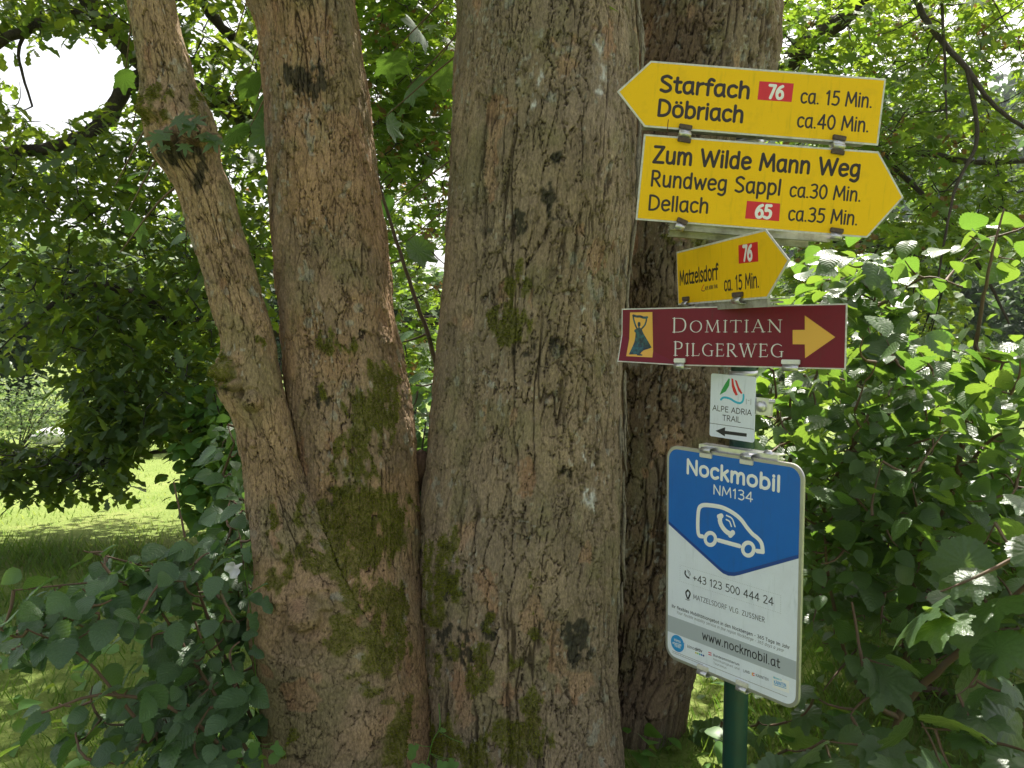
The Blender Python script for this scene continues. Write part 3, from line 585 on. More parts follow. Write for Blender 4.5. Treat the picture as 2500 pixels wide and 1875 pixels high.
oak_n = scatter(1250, [(-100, 230, 340, 480, 5.2, 6.8, 2.6), (-250, -200, 560, 90, 5.2, 6.8, 3.6), (200, 60, 330, 300, 6, 7, .25), (430, 60, 600, 560, 5.6, 7, 1.4), (200, 640, 500, 960, 5.0, 6.2, 2.2), (-60, 960, 250, 1060, 4.9, 5.6, 1.3), (120, 820, 420, 960, 5, 5.8, 1.0), (-250, 300, 560, 760, 5.0, 6.6, 4), (100, 560, 480, 980, 4.9, 6.4, 2.6), (-200, 760, 330, 1060, 4.9, 5.8, 1.7), (-150, 930, 260, 1010, 4.8, 5.5, .6), (160, 960, 300, 1060, 4.9, 5.4, .35), (-250, -200, 560, 90, 5.2, 7.4, 1.9), (-200, 90, 60, 320, 5.4, 7, .8), (330, 60, 620, 700, 5.6, 6.9, 1.4), (-700, -500, -150, 700, 5, 6.6, .5), (-200, -700, 800, -150, 5, 6.6, 1.0)], 21, H_oak)
grow('oak_tree', 'oak with lobed leaves and dark crooked boughs spreading over the meadow at the left', 'tree', oak_m, oak_n, T_oak, T_oak_far, 'oak', M_oak, M_darkbark, .112, 7, .15, 290, 31, exclude=in_holes(H_oak), clump=(1.8, .33))
# maple further back between the stems and to the right
mb = PD(1250, 1000, 7.6); mb[2] = gz(mb[0], 7.6)-.1
H_mp = [(940, 380, 26, 22), (945, 570, 34, 42), (2170, 180, 45, 50), (2210, 300, 24, 40), (1960, 440, 22, 30), (2050, 30, 26, 16), (2100, 760, 300, 190), (2200, 40, 40, 22), (930, 990, 60, 140)]
map_m = [([mb, PD(1255, 600, 7.6), PD(1270, 100, 7.6), PD(1300, -500, 7.6)], .24, .14),
 ([PD(1255, 700, 7.6), PD(1100, 720, 7.3), PD(950, 690, 7.0), PD(860, 715, 6.8)], .075, .03),
 ([PD(1260, 330, 7.6), PD(1090, 190, 7.2), PD(980, 165, 7), PD(860, 230, 6.6), PD(800, 300, 6.4)], .08, .03),
 ([PD(1260, 150, 7.6), PD(1060, 60, 7.0), PD(960, -30, 6.8)], .07, .03), ([PD(960, 70, 6.8), PD(880, 30, 6.4), PD(790, 170, 6.2)], .03, .012),
 ([PD(1265, 420, 7.6), PD(1500, 300, 6.8), PD(1690, 145, 6.2), PD(1760, 90, 6.0), PD(1880, -20, 5.8), PD(1980, -120, 5.6)], .11, .04),
 ([PD(1830, -260, 5.8), PD(1960, -40, 5.5), PD(2010, 60, 5.4), PD(2090, 150, 5.2), PD(2150, 230, 5.1), PD(2290, 330, 5.0)], .026, .01),
 ([PD(2090, 150, 5.2), PD(2110, 300, 5.1), PD(2060, 420, 5.0), PD(2020, 640, 4.9)], .016, .006),
 ([PD(1700, 360, 6.8), PD(1960, 330, 6.0), PD(2100, 350, 5.8), PD(2300, 340, 5.6)], .03, .015),
 ([PD(2030, -60, 5.4), PD(2040, 100, 5.3), PD(2045, 260, 5.2)], .012, .006),
 ([PD(1900, 330, 6.0), PD(2050, 480, 5.8), PD(2130, 600, 5.6), PD(2180, 700, 5.5)], .02, .008)]
map_n = scatter(1500, [(1700, -70, 2300, 330, 5.6, 8.0, 1.4), (800, -100, 990, 400, 5.2, 7, 2.2), (780, -150, 1010, 640, 5.6, 8.6, 2.6), (840, 640, 980, 900, 6.0, 8.4, .5), (430, -150, 620, 560, 7.0, 8.0, .4), (1650, -70, 2300, 330, 5.2, 8.0, 3.2), (1870, 330, 2350, 560, 5.2, 7.4, 1.6), (1700, 520, 2120, 680, 4.8, 6.4, 1.1), (2300, 0, 2600, 500, 6, 8.5, .3), (300, -900, 1400, -250, 4.5, 8.5, 2.6)], 22, H_mp)  # last region: unseen overhead leaves, added to shade the lawn
grow('maple_tree', 'maple with small bright translucent leaves and thin dark boughs behind the yellow signs', 'tree', map_m, map_n, T_maple, T_maple_far, 'maple', M_maple, M_darkbark, .125, 7, .16, 290, 32, exclude=in_holes(H_mp), clump=(2.0, .35))

sel = map_n[np.random.default_rng(5).random(len(map_n)) < .16]; k = 16; pos = np.repeat(sel, k, 0)+rng.normal(0, .045, (len(sel)*k, 3))
mt = [o for o in col.objects if o.name == 'maple_tree.001'][0]; pos = pos[~in_holes(H_mp)(pos)]
M_seed = leaf_mat('seed_wing', (.16, .085, .03), (.22, .14, .05), (.4, .22, .05), .6, .35)
link('seed_clusters', leaves_mesh('seed_clusters', T_oval, pos-np.array(mt.location), leaf_frames(len(pos), .6, .4), rng.uniform(.03, .05, len(pos)), M_seed), mt, kind='stuff')
# crown of the near tree, out of view overhead, added for its shade, and the few leafy shoots on its stems
own_n = scatter(170, [(-300, -1500, 1700, -420, 2.2, 4.2, 1)], 23)
own_n = np.concatenate([own_n, np.stack([rng.uniform(-3.0, 1.0, 190), rng.uniform(-.3, 4.5, 190), rng.uniform(4.0, 6.6, 190)], -1)])
n = len(own_n)*8; pos = np.repeat(own_n, 8, 0)+rng.normal(0, .28, (n, 3)); R = leaf_frames(n, .35, .75)
link('foliage', leaves_mesh('foliage', T_maple_far, pos, R, rng.uniform(.1, .18, n), M_maple), near, kind='stuff')
acc = Acc()
for q in own_n[::3]:
    S = random.choice([SA, SB, SC, SD]); zt = min(q[2]-.2, S.Z[-1]-.3)
    if zt < 3.0: continue
    x, y, r = S.at(zt-.6); p = np.array([float(x), float(y), zt-.6]); c = smooth_line([p, (p+q)/2+rng.normal(0, .1, 3), q], 4); V, F = tube_data(c, np.linspace(.03, .008, len(c)), 6); acc.add(V, F)
link('twigs', acc.mesh('twigs', M_twig), near, kind='stuff')
lm_near = leaf_template('near_maple', T_syc, M_shoot)
shoots = [(316, 123, 2.9, 88), (272, 148, 2.9, 60), (285, 282, 2.8, 76), (332, 367, 2.7, 96), (278, 455, 2.6, 80), (538, 158, 3.0, 86), (554, 218, 3.0, 70), (538, 278, 2.9, 84), (611, 262, 3.0, 96), (601, 408, 2.9, 84), (402, 510, 2.5, 52), (590, 90, 3.1, 100), (505, 90, 3.2, 70), (640, 340, 3.1, 70), (260, 545, 2.6, 74), (250, 400, 2.7, 60), (850, 110, 3.2, 90), (905, 60, 3.3, 96), (880, 190, 3.2, 84), (940, 140, 3.3, 80), (850, 440, 3.1, 70), (880, 520, 3.2, 84), (835, 250, 3.2, 70), (300, 40, 3.1, 80), (640, 60, 3.2, 80)]
acc = Acc()
for x, y, Y, s in shoots:
    p = PD(x, y, Y); sc = s*K/FPX*Y*.95; R1 = leaf_frames(1, .5, .55)[0]; M = Matrix.Identity(4)
    for a in range(3):
        for b in range(3): M[a][b] = R1[a, b]*sc
        M[a][3] = p[a]
    o = bpy.data.objects.new('leaf', lm_near); o.matrix_basis = M; o.parent = near; col.objects.link(o)
    S = SA if x < 420 else (SB if x < 800 else SC); zt = p[2]+.12; cx, cyy, rr = S.at(zt+.1); e = np.array([float(cx), float(cyy)+.05, zt+.12])
    c = smooth_line([e, (p+e)/2+np.array([0, 0, .03]), p], 4); V, F = tube_data(c, np.linspace(.005, .002, len(c)), 5); acc.add(V, F)
# shoot with lobed leaves on the burl
e = PD(425, 315, 2.30)
for x, y, s in [(365, 255, 50), (405, 262, 46), (385, 285, 48), (430, 262, 40), (352, 285, 40), (420, 290, 36), (455, 300, 34), (398, 305, 32), (375, 315, 30), (480, 290, 44)]:
    p = PD(x, y, 2.22+rng.uniform(-.03, .03)); sc = s*K/FPX*2.3*1.35; R1 = leaf_frames(1, .4, .5)[0]; M = Matrix.Identity(4)
    R1 = rot_mats(np.array([[rng.normal(0, .8), -.5, rng.normal(-.4, .3)]]), np.array([[rng.normal(0, .3), -.7, .8]]))[0]
    for a in range(3):
        for b in range(3): M[a][b] = R1[a, b]*sc
        M[a][3] = p[a]
    o = bpy.data.objects.new('leaf', leaf_template('shoot', T_maple, M_syc)); o.matrix_basis = M; o.parent = near; col.objects.link(o)
    c = smooth_line([e, (p+e)/2+np.array([0, -.02, .01]), p], 4); V, F = tube_data(c, np.linspace(.002, .001, len(c)), 5); acc.add(V, F)
link('shoot_stems', acc.mesh('shoot_stems', M_redtwig), near, kind='stuff')

# thin sapling between second and third stems
grow('sapling', 'thin bare leaning sapling stem in the gap left of the widest trunk', 'sapling', [([PD(1010, 1150, 3.1), PD(965, 900, 3.0), PD(930, 740, 2.95), PD(895, 640, 2.9), PD(850, 500, 2.9), PD(815, 380, 2.9), PD(790, 250, 2.95)], .011, .004)],
 scatter(6, [(800, 560, 930, 900, 2.9, 3.2, 1)], 40), T_hazel, T_hazel_far, 'hazel_s', M_hazelshade, M_twig, .07, 1, .04, 30, 41, base=(PD(1010, 1150, 3.1)[0], 3.1, gz(0, 3.1)), main_names='stem')

# ------------------------------------------------------------------ hedge shrubs
H_hz = [(2120, 660, 180, 90), (2100, 1250, 60, 70)]
hb = PD(2050, 1700, 3.3); hb[2] = gz(hb[0], 3.3)
hz_m = [([hb, PD(1960, 1450, 3.2), PD(1985, 1200, 3.1), PD(2060, 1050, 3.0), PD(2090, 850, 2.9), PD(2115, 700, 2.8), PD(2140, 560, 2.7), PD(2170, 450, 2.7)], .017, .003),
 ([PD(1985, 1200, 3.1), PD(1970, 1100, 3.0), PD(1960, 1000, 2.9)], .008, .003), ([PD(2060, 1050, 3.0), PD(2140, 950, 2.8), PD(2230, 920, 2.7)], .009, .003),
 ([hb, PD(1850, 1400, 3.5), PD(1760, 1180, 3.4), PD(1700, 1020, 3.2), PD(1670, 800, 3.1)], .014, .004), ([hb, PD(1870, 1500, 3.2), PD(1800, 1300, 2.9), PD(1780, 1150, 2.7)], .011, .004),
 ([PD(1760, 1180, 3.4), PD(1800, 1040, 3.2), PD(1880, 920, 3.0), PD(1990, 870, 2.9)], .010, .003), ([hb, PD(2180, 1350, 3.2), PD(2250, 1080, 3.0)], .013, .004),
 ([PD(1800, 700, 3.4), PD(1900, 660, 3.2), PD(1995, 600, 3.0), PD(2080, 620, 2.9)], .007, .003), ([PD(1700, 1020, 3.2), PD(1750, 850, 3.4), PD(1800, 700, 3.4)], .008, .005)]
hz_n = scatter(560, [(1760, 1080, 2300, 1720, 2.9, 4.0, 2.5), (1560, 1500, 1760, 1700, 3.4, 4.2, .5), (1640, 780, 1860, 1100, 2.5, 3.9, 1.5), (1850, 720, 2260, 1120, 2.4, 3.8, 4), (2080, 440, 2260, 740, 2.7, 3.2, .3), (1740, 560, 1960, 700, 2.9, 3.7, .5), (1740, 1080, 2300, 1400, 2.6, 4.2, 3.2), (2260, 600, 2700, 1500, 2.4, 4, 1.2), (1480, 1450, 1800, 1700, 3.6, 4.4, 1.0), (1500, 820, 1640, 980, 3.5, 3.7, .12), (1740, 1380, 2300, 1750, 3.0, 4.3, 2.4)], 24, H_hz)
grow('hazel_bush', 'tall hazel bush with broad ribbed dark green leaves glinting right of the signpost', 'bush', hz_m, hz_n, T_hazel, T_hazel_far, 'hazel', M_hazel, M_redtwig, .088, 3, .07, 300, 34, droop=.3, upright=.72, base=hb, main_names='stem')
sb = PD(1960, 1900, 2.6); sb[2] = gz(sb[0], 2.6)
sy_m = [([sb, PD(1940, 1550, 2.6), PD(2060, 1420, 2.5), PD(2150, 1330, 2.4), PD(2290, 1190, 2.3)], .016, .006), ([PD(1940, 1550, 2.6), PD(1880, 1500, 2.5), PD(1840, 1300, 2.6)], .01, .004), ([PD(2150, 1330, 2.4), PD(2100, 1250, 2.4), PD(2060, 1150, 2.5)], .006, .003), ([PD(2060, 1900, 2.3), PD(2060, 1750, 2.3), PD(2020, 1620, 2.35), PD(1990, 1560, 2.4)], .006, .003)]
sy_n = np.array([PD(*q) for q in [(2040, 1330, 2.1), (2000, 1290, 2.15), (1990, 1570, 2.1), (1900, 1620, 2.2), (1840, 1550, 2.4), (2070, 1500, 2.2), (2110, 1470, 2.2), (2190, 1480, 2.1), (2210, 1560, 2.0), (2130, 1600, 2.1), (2200, 1200, 2.1), (2150, 1130, 2.3), (2230, 1100, 2.1), (1700, 1620, 2.4), (1650, 1640, 2.5), (1780, 1600, 2.3), (1760, 1500, 2.6), (1950, 1680, 2.0), (2080, 1690, 2.0), (2190, 1380, 2.3), (2120, 1400, 2.3), (1870, 1420, 2.5), (1700, 1560, 2.7), (2250, 1290, 2.2), (1930, 1440, 2.4), (2150, 1240, 2.5), (1990, 1160, 2.6), (1800, 1650, 2.2), (2240, 1640, 2.0), (1640, 1560, 2.8), (1560, 1640, 2.9), (1560, 1560, 2.9)]])
grow('sycamore_sapling', 'young sycamore with large pale five lobed leaves low at the right edge', 'sapling', sy_m, sy_n, T_syc, T_syc, 'syc', M_syc, M_redtwig, .165, 1, .035, 150, 35, droop=.35, upright=.62, base=sb, main_names='stem', bias=np.array([-.1, -.9, 0]))
# shrub at the foot of the trunks, left
lb = PD(600, 1800, 2.5); lb[2] = gz(lb[0], 2.5)
lh_m = [([lb, PD(560, 1600, 2.45), PD(520, 1500, 2.4), PD(440, 1310, 2.4), PD(400, 1160, 2.4), PD(375, 1040, 2.4)], .008, .0025), ([PD(520, 1500, 2.4), PD(440, 1390, 2.3), PD(400, 1260, 2.3)], .006, .002),
 ([lb, PD(500, 1560, 2.3), PD(400, 1400, 2.25), PD(320, 1280, 2.2)], .007, .003), ([lb, PD(420, 1560, 2.1), PD(240, 1500, 2.0), PD(90, 1540, 1.95)], .007, .003), ([PD(400, 1250, 2.4), PD(280, 1215, 2.3), PD(180, 1190, 2.2)], .004, .002), ([PD(440, 1310, 2.4), PD(250, 1260, 2.2), PD(30, 1275, 2.0)], .004, .002), ([lb, PD(545, 1400, 2.5), PD(530, 1240, 2.5), PD(505, 1080, 2.6)], .006, .002), ([PD(300, 1560, 2.05), PD(180, 1420, 2.0), PD(60, 1360, 1.9)], .005, .002)]
lh_n = scatter(200, [(-40, 1260, 330, 1390, 1.9, 2.3, .35), (330, 1330, 525, 1660, 2.0, 2.6, 3.2), (200, 1190, 480, 1290, 2.1, 2.4, .8), (10, 1270, 230, 1400, 1.9, 2.2, .35), (120, 1470, 400, 1650, 1.9, 2.3, .6), (480, 1080, 560, 1350, 2.4, 2.8, .8), (480, 900, 540, 1150, 2.7, 3.1, .5)], 25)
grow('hazel_bush', 'low hazel bush with wide ribbed shaded leaves at the bottom left beside the trunk', 'bush', lh_m, lh_n, T_hazel, T_hazel_far, 'hazel', M_hazelshade, M_redtwig, .070, 2, .045, 290, 36, droop=.45, upright=.62, base=lb, main_names='stem', bias=np.array([-.25, -.55, 0]))

# sunlit bushes seen through the gaps, on the meadow side
def bush(label, x, y, Y, hgt, wid, n, m, seed, T=T_oval, leaf=.09, name='bush', group=None):
    r = np.random.default_rng(seed); p = PD(x, y, Y); g = gz(p[0], Y); base = np.array([p[0], Y, g])
    root = thing(name, label, 'bush', tuple(base), group); acc = Acc(); tips = []
    for i in range(14):
        a = r.uniform(0, 6.28); q = np.array([math.cos(a)*wid*r.uniform(.2, .5), math.sin(a)*wid*r.uniform(.2, .5), hgt*r.uniform(.5, .9)]); c = smooth_line([(0, 0, -.05), q*.5+r.normal(0, .05, 3), q], 4); V, F = tube_data(c, np.linspace(.015, .004, len(c)), 5); acc.add(V, F)
    link('stem', acc.mesh('stem', M_darktwig), root, kind='stuff')
    u = r.normal(0, 1, (n, 3)); u /= np.linalg.norm(u, axis=1, keepdims=True); u *= (r.random(n)**.45)[:, None]*(.75+.5*vnoise(u[:, 0]*3+seed, u[:, 1]*3, u[:, 2]*3, seed))[:, None]
    pos = u*np.array([wid/2, wid/2, hgt/2])+np.array([0, 0, hgt*.5]); pos = pos[pos[:, 2] > .02]; k = len(pos)
    link('foliage', leaves_mesh('foliage', T, pos, leaf_frames(k, .3, .7, r), leaf*r.uniform(.6, 1.3, k), m, r), root, kind='stuff')
    return root
bush('sunlit bush of pale leaves just left of the leaning trunk beyond the hazel', 515, 950, 5.2, 1.3, .9, 2400, M_fresh, 51, T_hazel_far, .08)
bush('dark round bush standing on the meadow in shade behind the oak twigs', 425, 930, 13.5, 2.6, 2.4, 3500, M_far, 52)
bush('weedy pale bush with pinkish flower heads at the far left of the meadow', 40, 960, 14, 1.3, 2.6, 2600, M_farlight, 53, leaf=.07)
bush('low leafy bush seen in the narrow gap between the second and widest trunks', 925, 960, 5.0, 1.2, 1.2, 1800, M_hazelshade, 54, T_hazel_far, .08)
bush('shrub of small bright leaves on the ground behind the blue and white sign', 1640, 1500, 5.0, .9, 1.4, 2600, M_fresh, 55, T_hazel_far, .06)
bush('low bright bush at the right behind the young sycamore', 2050, 1560, 4.8, .85, 1.8, 3000, M_fresh, 56, T_hazel_far, .06)
bush('sunlit oak scrub with yellow green leaves right of the maroon sign', 1890, 760, 6.5, 2.6, 1.6, 3000, M_oak, 57, T_oak_far, .09)

# ------------------------------------------------------------------ far trees
def far_tree(label, x, Y, H, W, n, m, seed, leaf=.3, group='trees beyond the meadow', trunk=.16):
    r = np.random.default_rng(seed); p = P(x*K, 900, Y); g = gz(p[0], Y); root = thing('tree', label, 'tree', (p[0], Y, g), group)
    V, F = tube_data([(0, 0, -.3), (.05, 0, H*.3), (0, .1, H*.75)], [trunk, trunk*.8, trunk*.3], 8); me = new_mesh('trunk', V, F, M_darktwig, smooth=True); link('trunk', me, root)
    nb = 22; c = r.normal(0, 1, (nb, 3)); c /= np.linalg.norm(c, axis=1, keepdims=True); c = c*np.array([W*.36, W*.36, H*.38])*r.uniform(.5, 1, (nb, 1))+np.array([0, 0, H*.52])
    k = r.integers(0, nb, n); u = r.normal(0, 1, (n, 3)); u /= np.linalg.norm(u, axis=1, keepdims=True)
    pos = c[k]+u*(W*.2)*r.uniform(.6, 1.1, (n, 1))*np.array([1, 1, .8]); pos[:, 2] = np.abs(pos[:, 2]-.1)+.1; n = len(pos)
    acc = Acc()
    for q in c[::2]: V, F = tube_data(smooth_line([(0, 0, H*.25), q*.5+np.array([0, 0, H*.15]), q], 3), .04, 5); acc.add(V, F)
    link('branches', acc.mesh('branches', M_darktwig), root, kind='stuff')
    link('crown', leaves_mesh('crown', T_oval, pos, leaf_frames(n, .3, .65, r), leaf*r.uniform(.6, 1.4, n), m, r), root, kind='stuff')
ft = [('dark broad tree at the meadow edge, furthest to the left', -120, 27, 9, 7, M_far), ('dark tree with low boughs beyond the white stone', 40, 29, 7.5, 6, M_far), ('bluish green tree at the meadow edge behind hanging oak twigs', 180, 33, 8, 7, M_far), ('paler tree just left of the dead oak twigs', 240, 24, 6, 5, M_farlight), ('tree at the meadow edge behind the leaning stem', 400, 34, 9, 7, M_far), ('tree at the meadow edge hidden mostly by the second stem', 600, 36, 8, 7, M_far), ('tree showing in the gap between second and widest stems', 890, 30, 6, 5, M_farlight),
 ('light grey green willow right of the small yellow sign', 1850, 26, 7.8, 5.5, M_farlight), ('dark tree below the hillside right of the willow', 2010, 34, 7, 6, M_far), ('dark tree at the right edge in front of the hillside', 2210, 40, 9, 8, M_far), ('tree behind the right hand hazel at the foot of the hill', 2350, 34, 8, 8, M_far), ('tree behind the pole at the end of the meadow', 1640, 32, 6, 6, M_far)]
for i, (lb_, x, Y, H, W, m) in enumerate(ft): far_tree(lb_, x, Y, H, W, 6500, m, 60+i, .36)
# forest on the hillside: one mass
r = np.random.default_rng(77); n = 900; X = r.uniform(-55, 290, n); Yh = r.uniform(90, 255, n); Zh = hz_right(X, Yh); acc = Acc(); TT = []
for i in range(n):
    h = r.uniform(5, 10); w = h*.34; k = 26; t = r.random(k)**.7; a = r.uniform(0, 6.28, k); rr = w*(1-t)*r.uniform(.6, 1.1, k)
    c = np.stack([X[i]+np.cos(a)*rr, Yh[i]+np.sin(a)*rr, Zh[i]+t*h], -1); TT.append(c)
pos = np.concatenate(TT); k = len(pos)
link('hillside_forest', leaves_mesh('hillside_forest', T_oval, pos, leaf_frames(k, .6, .5, r), r.uniform(1.2, 2.6, k), M_far), kind='stuff')

# ------------------------------------------------------------------ grass
def grass(name, n, x0, x1, y0, y1, h, w, seed, gm=None):
    r = np.random.default_rng(seed); u = r.random(n); y = y0+(y1-y0)*u**1.4; x = r.uniform(-1, 1, n)*(x1-x0)/2*(.25+.75*(y/y1))+(x0+x1)/2*(y/y1)
    keep = vnoise(x*2.2, y*2.2, seed=seed) > r.random(n)*.55
    x, y = x[keep], y[keep]; n = len(x); z = ground_z(x, y)-.01; a = r.uniform(0, 6.28, n); d = np.stack([np.cos(a)*.45, np.sin(a)*.45, np.ones(n)], -1)
    T = (np.array([(-.03, 0, 0), (.03, 0, 0), (.022, .5, .04), (-.022, .5, .04), (0, 1, .22)]), None, np.zeros((5, 2)))
    T = (T[0]*np.array([w, 1, 1]), np.array([(0, 1, 2), (0, 2, 3), (3, 2, 4)]), T[2])
    R = rot_mats(d, np.stack([-np.sin(a), np.cos(a), r.normal(0, .2, n)], -1)+r.normal(0, .4, (n, 3))); hh = h*r.uniform(.4, 1.3, n)*(.6+.8*vnoise(x*1.5, y*1.5, seed=seed+1))
    link(name, leaves_mesh(name, T, np.stack([x, y, z], -1), R, hh, gm or M_grass, r), kind='stuff')
grass('lawn_grass', 60000, -6, 6, 1.2, 5.4, .10, 1.2, 81)
grass('meadow_grass', 60000, -17, 17, 5.0, 24, .05, 3.6, 82, M_meadow_sunlit)
# broad weeds among the grass at the bottom left
r = np.random.default_rng(83); n = 900; x = r.uniform(-2.4, 2.2, n); y = r.uniform(1.9, 4.6, n); pos = np.stack([x, y, ground_z(x, y)+r.uniform(.03, .16, n)], -1)
link('ground_weeds', leaves_mesh('ground_weeds', T_hazel_far, pos, leaf_frames(n, -.1, .7, r), r.uniform(.04, .10, n), M_fresh, r), kind='stuff')
# pale stone on the meadow
me = bpy.data.meshes.new('stone'); bm = bmesh.new(); bmesh.ops.create_icosphere(bm, subdivisions=4, radius=.32)
for v in bm.verts: v.co *= .8+.45*float(vnoise(np.array([v.co.x*4+5]), np.array([v.co.y*4]), np.array([v.co.z*4]), 4)[0]); v.co.z *= .6
bm.to_mesh(me); bm.free(); me.materials.append(dirty(mat('stone', rough=.8), (.55, .55, .55), (.7, .7, .7), 6)); me.polygons.foreach_set('use_smooth', np.ones(len(me.polygons), bool))
p = PD(108, 915, 15.5); o = link('stone', me, label='pale white stone lying at the far edge of the meadow on the left', category='stone'); o.location = (p[0], 15.5, gz(p[0], 15.5)+.15)

# bindweed with white flower beside the trunk; second bindweed with heart leaves at the bottom
def vine(label, main, leaves, m, s, flower=None):
    base = np.array(main[0]); root = thing('bindweed', label, 'plant', tuple(base)); c = smooth_line(main, 8); V, F = tube_data(c-base, .0018, 6); link('stem', new_mesh('stem', V, F, M_fresh, smooth=True), root)
    for x, y, Y, sz in leaves:
        p = PD(x, y, Y); j = np.argmin(np.linalg.norm(c-p, axis=1)); V, F = tube_data(smooth_line([c[j], (c[j]+p)/2+np.array([0, 0, -.004]), p], 4)-base, .001, 5); link('leaf_stalk', new_mesh('stalk', V, F, M_fresh, smooth=True), root)
        R1 = rot_mats(np.array([[rng.normal(0, .7), -.2, rng.normal(-.6, .5)]]), np.array([[rng.normal(0, .3), -1, .5]]))[0]; sc = sz*K/FPX*Y; M = Matrix.Identity(4)
        for a in range(3):
            for b in range(3): M[a][b] = R1[a, b]*sc
            M[a][3] = p[a]-base[a]
        o = bpy.data.objects.new('leaf', leaf_template('heart', T_heart, m)); o.matrix_basis = M; o.parent = root; col.objects.link(o)
    if flower is not None:
        th = np.linspace(0, 2*np.pi, 30, endpoint=False); V = []; 
        for t, rr in [(0, .003), (.35, .005), (.65, .010), (.85, .019), (1, .026), (1.0, .0262)]:
            for a in th: q = rr*(1+.06*math.cos(5*a)*(t > .8)); V.append((q*math.cos(a), -t*.038+.006*(t > .84)*math.cos(5*a), q*math.sin(a)))
        V = np.array(V); i = (np.arange(5)[:, None]*30+np.arange(30)[None]); j = (np.arange(5)[:, None]*30+(np.arange(30)+1)[None] % 30); F = np.stack([i, j, j+30, i+30], -1).reshape(-1, 4)
        o = link('flower', new_mesh('flower', V, F, M_petal, smooth=True), root); o.location = Vector(flower)-Vector(base); o.rotation_euler = (.25, 0, -.5)
    return root
vine('climbing bindweed with one white trumpet flower left of the mossy trunk base', [PD(560, 1560, 2.3), PD(548, 1400, 2.3), PD(538, 1290, 2.3), PD(528, 1235, 2.3)], [(545, 1320, 2.28, 46), (540, 1400, 2.28, 40), (566, 1290, 2.28, 44), (530, 1180, 2.32, 40), (556, 1360, 2.28, 40)], M_hazelshade, 1, PD(522, 1218, 2.26))
vine('fresh green bindweed with heart shaped leaves in front of the trunks at the bottom edge', [PD(900, 1720, 2.2), PD(925, 1640, 2.2), PD(935, 1600, 2.2), PD(950, 1570, 2.22), PD(948, 1520, 2.25)], [(905, 1645, 2.18, 52), (935, 1655, 2.17, 60), (895, 1605, 2.2, 40), (958, 1640, 2.18, 44), (985, 1640, 2.2, 44), (950, 1575, 2.2, 16), (1000, 1605, 2.22, 14), (890, 1665, 2.18, 44)], M_fresh, 1)
vine('fresh green bindweed with pointed leaves low among the hazel at the bottom left', [PD(590, 1720, 2.1), PD(570, 1660, 2.1), PD(560, 1610, 2.1), PD(545, 1580, 2.1)], [(550, 1600, 2.08, 42), (590, 1605, 2.08, 38), (612, 1615, 2.08, 46), (525, 1625, 2.08, 36), (570, 1640, 2.08, 36), (505, 1655, 2.08, 36)], M_fresh, 1)
